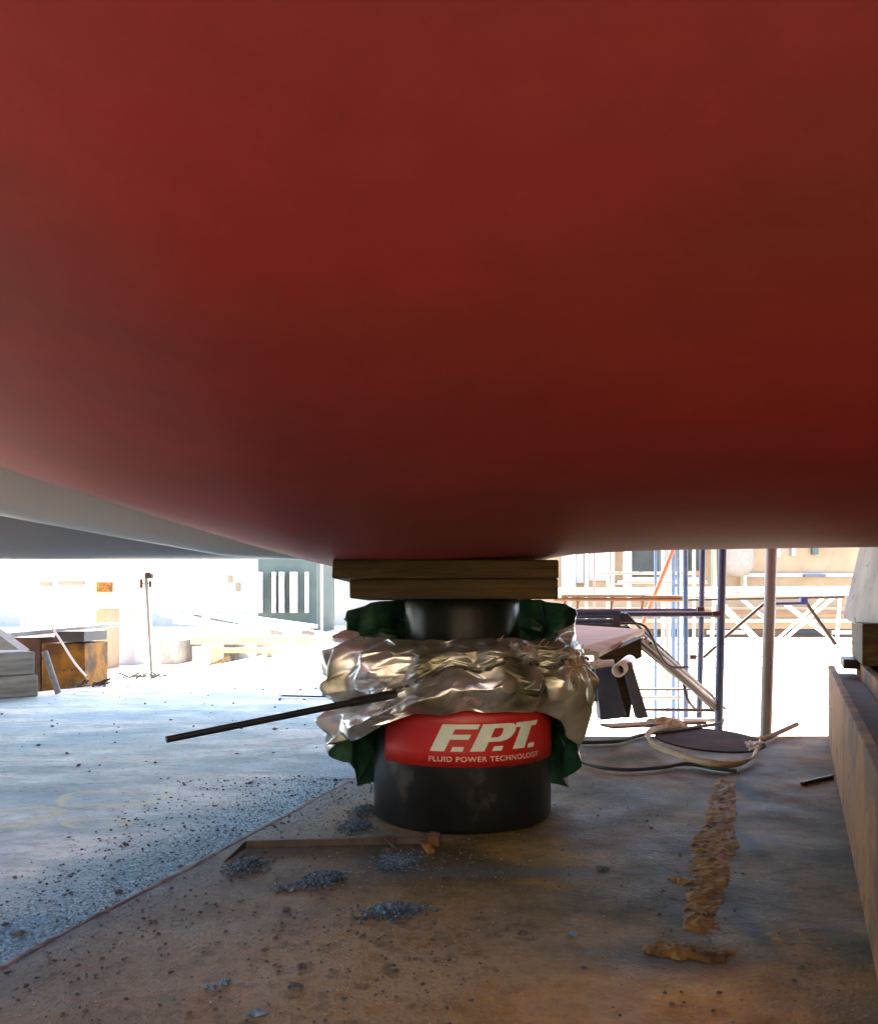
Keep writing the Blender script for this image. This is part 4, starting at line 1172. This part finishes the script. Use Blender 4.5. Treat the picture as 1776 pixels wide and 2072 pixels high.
t = facade('quay_building', 'tan quay building with columns and dark openings behind the scaffolding', 1080, 2300, 42, 1255, M_tan, 'building', 8)
for (u0, u1, v0, v1, m, nm) in ((1135, 1150, 1090, 1190, M_greyf, 'panel'), (1164, 1180, 1090, 1180, M_greyf, 'panel'), (1190, 1232, 1090, 1175, M_greyf, 'panel'), (1276, 1330, 1090, 1165, M_opening, 'opening'), (1330, 1350, 1090, 1162, M_greenw, 'panel'),
        (1392, 1412, 1090, 1155, M_opening, 'opening'), (1468, 1490, 1090, 1140, M_brown, 'panel'), (1560, 1576, 1090, 1128, M_greyf, 'panel'), (1598, 1606, 1090, 1125, M_greyf, 'panel'), (1640, 1652, 1090, 1122, M_greenw, 'panel'),
        (1274, 1420, 1168, 1178, M_greyf, 'ledge'), (1500, 1800, 1160, 1168, M_greyf, 'ledge'), (1620, 1662, 1163, 1168, M_blueslab, 'window'), (1240, 1274, 1180, 1184, M_greyf, 'ledge')):
    rect(t, u0, u1, v0, v1, 42, m, nm, th=.2, proud=.25 if nm == 'window' else 0)
for u in (1158, 1184, 1236, 1262, 1270, 1356, 1372, 1440, 1500):
    rect(t, u - 3, u + 3, 1090, 1200, 42, M_white if u % 4 else M_wood_pale, 'column', th=.5)
a = P(1484, 1085, 41.0); mb = MB(); mb.lathe(Vector((a.x, 40.6, a.z - 2.0)), [(.05, 0.0), (.5, .1), (.78, .5), (.8, 2.5)], 24); 
single(mb, 'storage_tank', mat('grey_tank', [(.2, .18, .18), (.28, .25, .24)], .7), 'dark rounded tank bottom behind the dark blue upright', 'tank')
# long barge side / dock wall in front of it
t = thing('dock_or_added_wall', P(1500, 1285, 30) , 'low tan dock wall with a brown slotted base behind the scaffolding', 'wall')
a = P(1090, 1230, 30); b = P(2200, 1285, 30)
mb = MB(); mb.box(((a.x + b.x) / 2, 30.5, (a.z + P(0, 1273, 30).z) / 2), (b.x - a.x, 1, a.z - P(0, 1273, 30).z)); part(mb, 'coping', M_tan, t)
z1 = P(0, 1274, 30).z; mb = MB(); mb.box(((a.x + b.x) / 2, 30.6, (z1 + YZ) / 2), (b.x - a.x, 1, z1 - YZ - .004)); part(mb, 'base', M_brown, t)
for q, (u0, u1) in enumerate(((1330, 1400), (1428, 1505), (1590, 1660), (1680, 1720), (1240, 1290))):
    rect(t, u0, u1, 1275, 1284, 30.1, M_wood_pale if q % 2 else M_opening, 'slot', th=.1)
for v, m in ((1240, M_brown), (1256, M_wood_pale)):
    a = P(1090, v, 29.9); mb = MB(); mb.box(((a.x + b.x) / 2, 29.9, a.z), (b.x - a.x, .12, .12)); part(mb, 'rubbing_strip', m, t)

t = thing('dock_or_added_wall', (5.4, -8, YZ), 'unseen tan wall added beyond the right edge of the deck to shape the light', 'added wall')  # added out of view: holds back skylight, bounces warm light
mb = MB(); mb.box((5.4, -8, 1.6), (1.0, 22, 4.4)); part(mb, 'plating', M_addwall, t)
mb = MB(); mb.box((5.4, -8, 3.9), (1.6, 22, .2)); part(mb, 'walkway', M_rust, t)
for q in range(8):
    mb = MB(); mb.box((4.8, -17 + q * 2.7, 1.6), (.18, .3, 4.3)); part(mb, 'rib', M_rust, t)
t = thing('dock_or_added_wall', (-6.8, -7, YZ), 'high unseen wall added to the left behind the viewer to cut skylight', 'added wall')  # added out of view to keep left skylight off the hull
mb = MB(); mb.box((-6.8, -5.4, 3.1), (1.0, 14, 7.4)); part(mb, 'plating', M_brown, t)
mb = MB(); mb.box((-6.8, -5.4, 6.9), (1.6, 14, .2)); part(mb, 'walkway', M_rust, t)
t = thing('dock_or_added_wall', (1.5, -13, YZ), 'high unseen end wall added behind the viewer to shape the light', 'added wall')  # added out of view: blocks sky behind, throws sunlit bounce forward
mb = MB(); mb.box((1.5, -13, 3.4), (15, 1.0, 8.0)); part(mb, 'plating', M_addwall, t)
mb = MB(); mb.box((1.5, -12.7, 7.5), (15.4, 1.6, .2)); part(mb, 'walkway', M_rust, t)

# distant hills close the horizon
mb = MB()
def hill(i, j):
    x = -390 + 780 * i; y = 330 + 60 * j
    return Vector((x, y, YZ - .02 + (10 + 6 * noise.noise(Vector((x * .01, 0, 0)))) * math.sin(PI * j)))
mb.grid(hill, 80, 8)
struct(mb.build('hills', mat('hill', [(.2, .22, .16), (.3, .3, .24)], .9, 0, .05, 0), None, origin=Vector((0, 0, 0))))
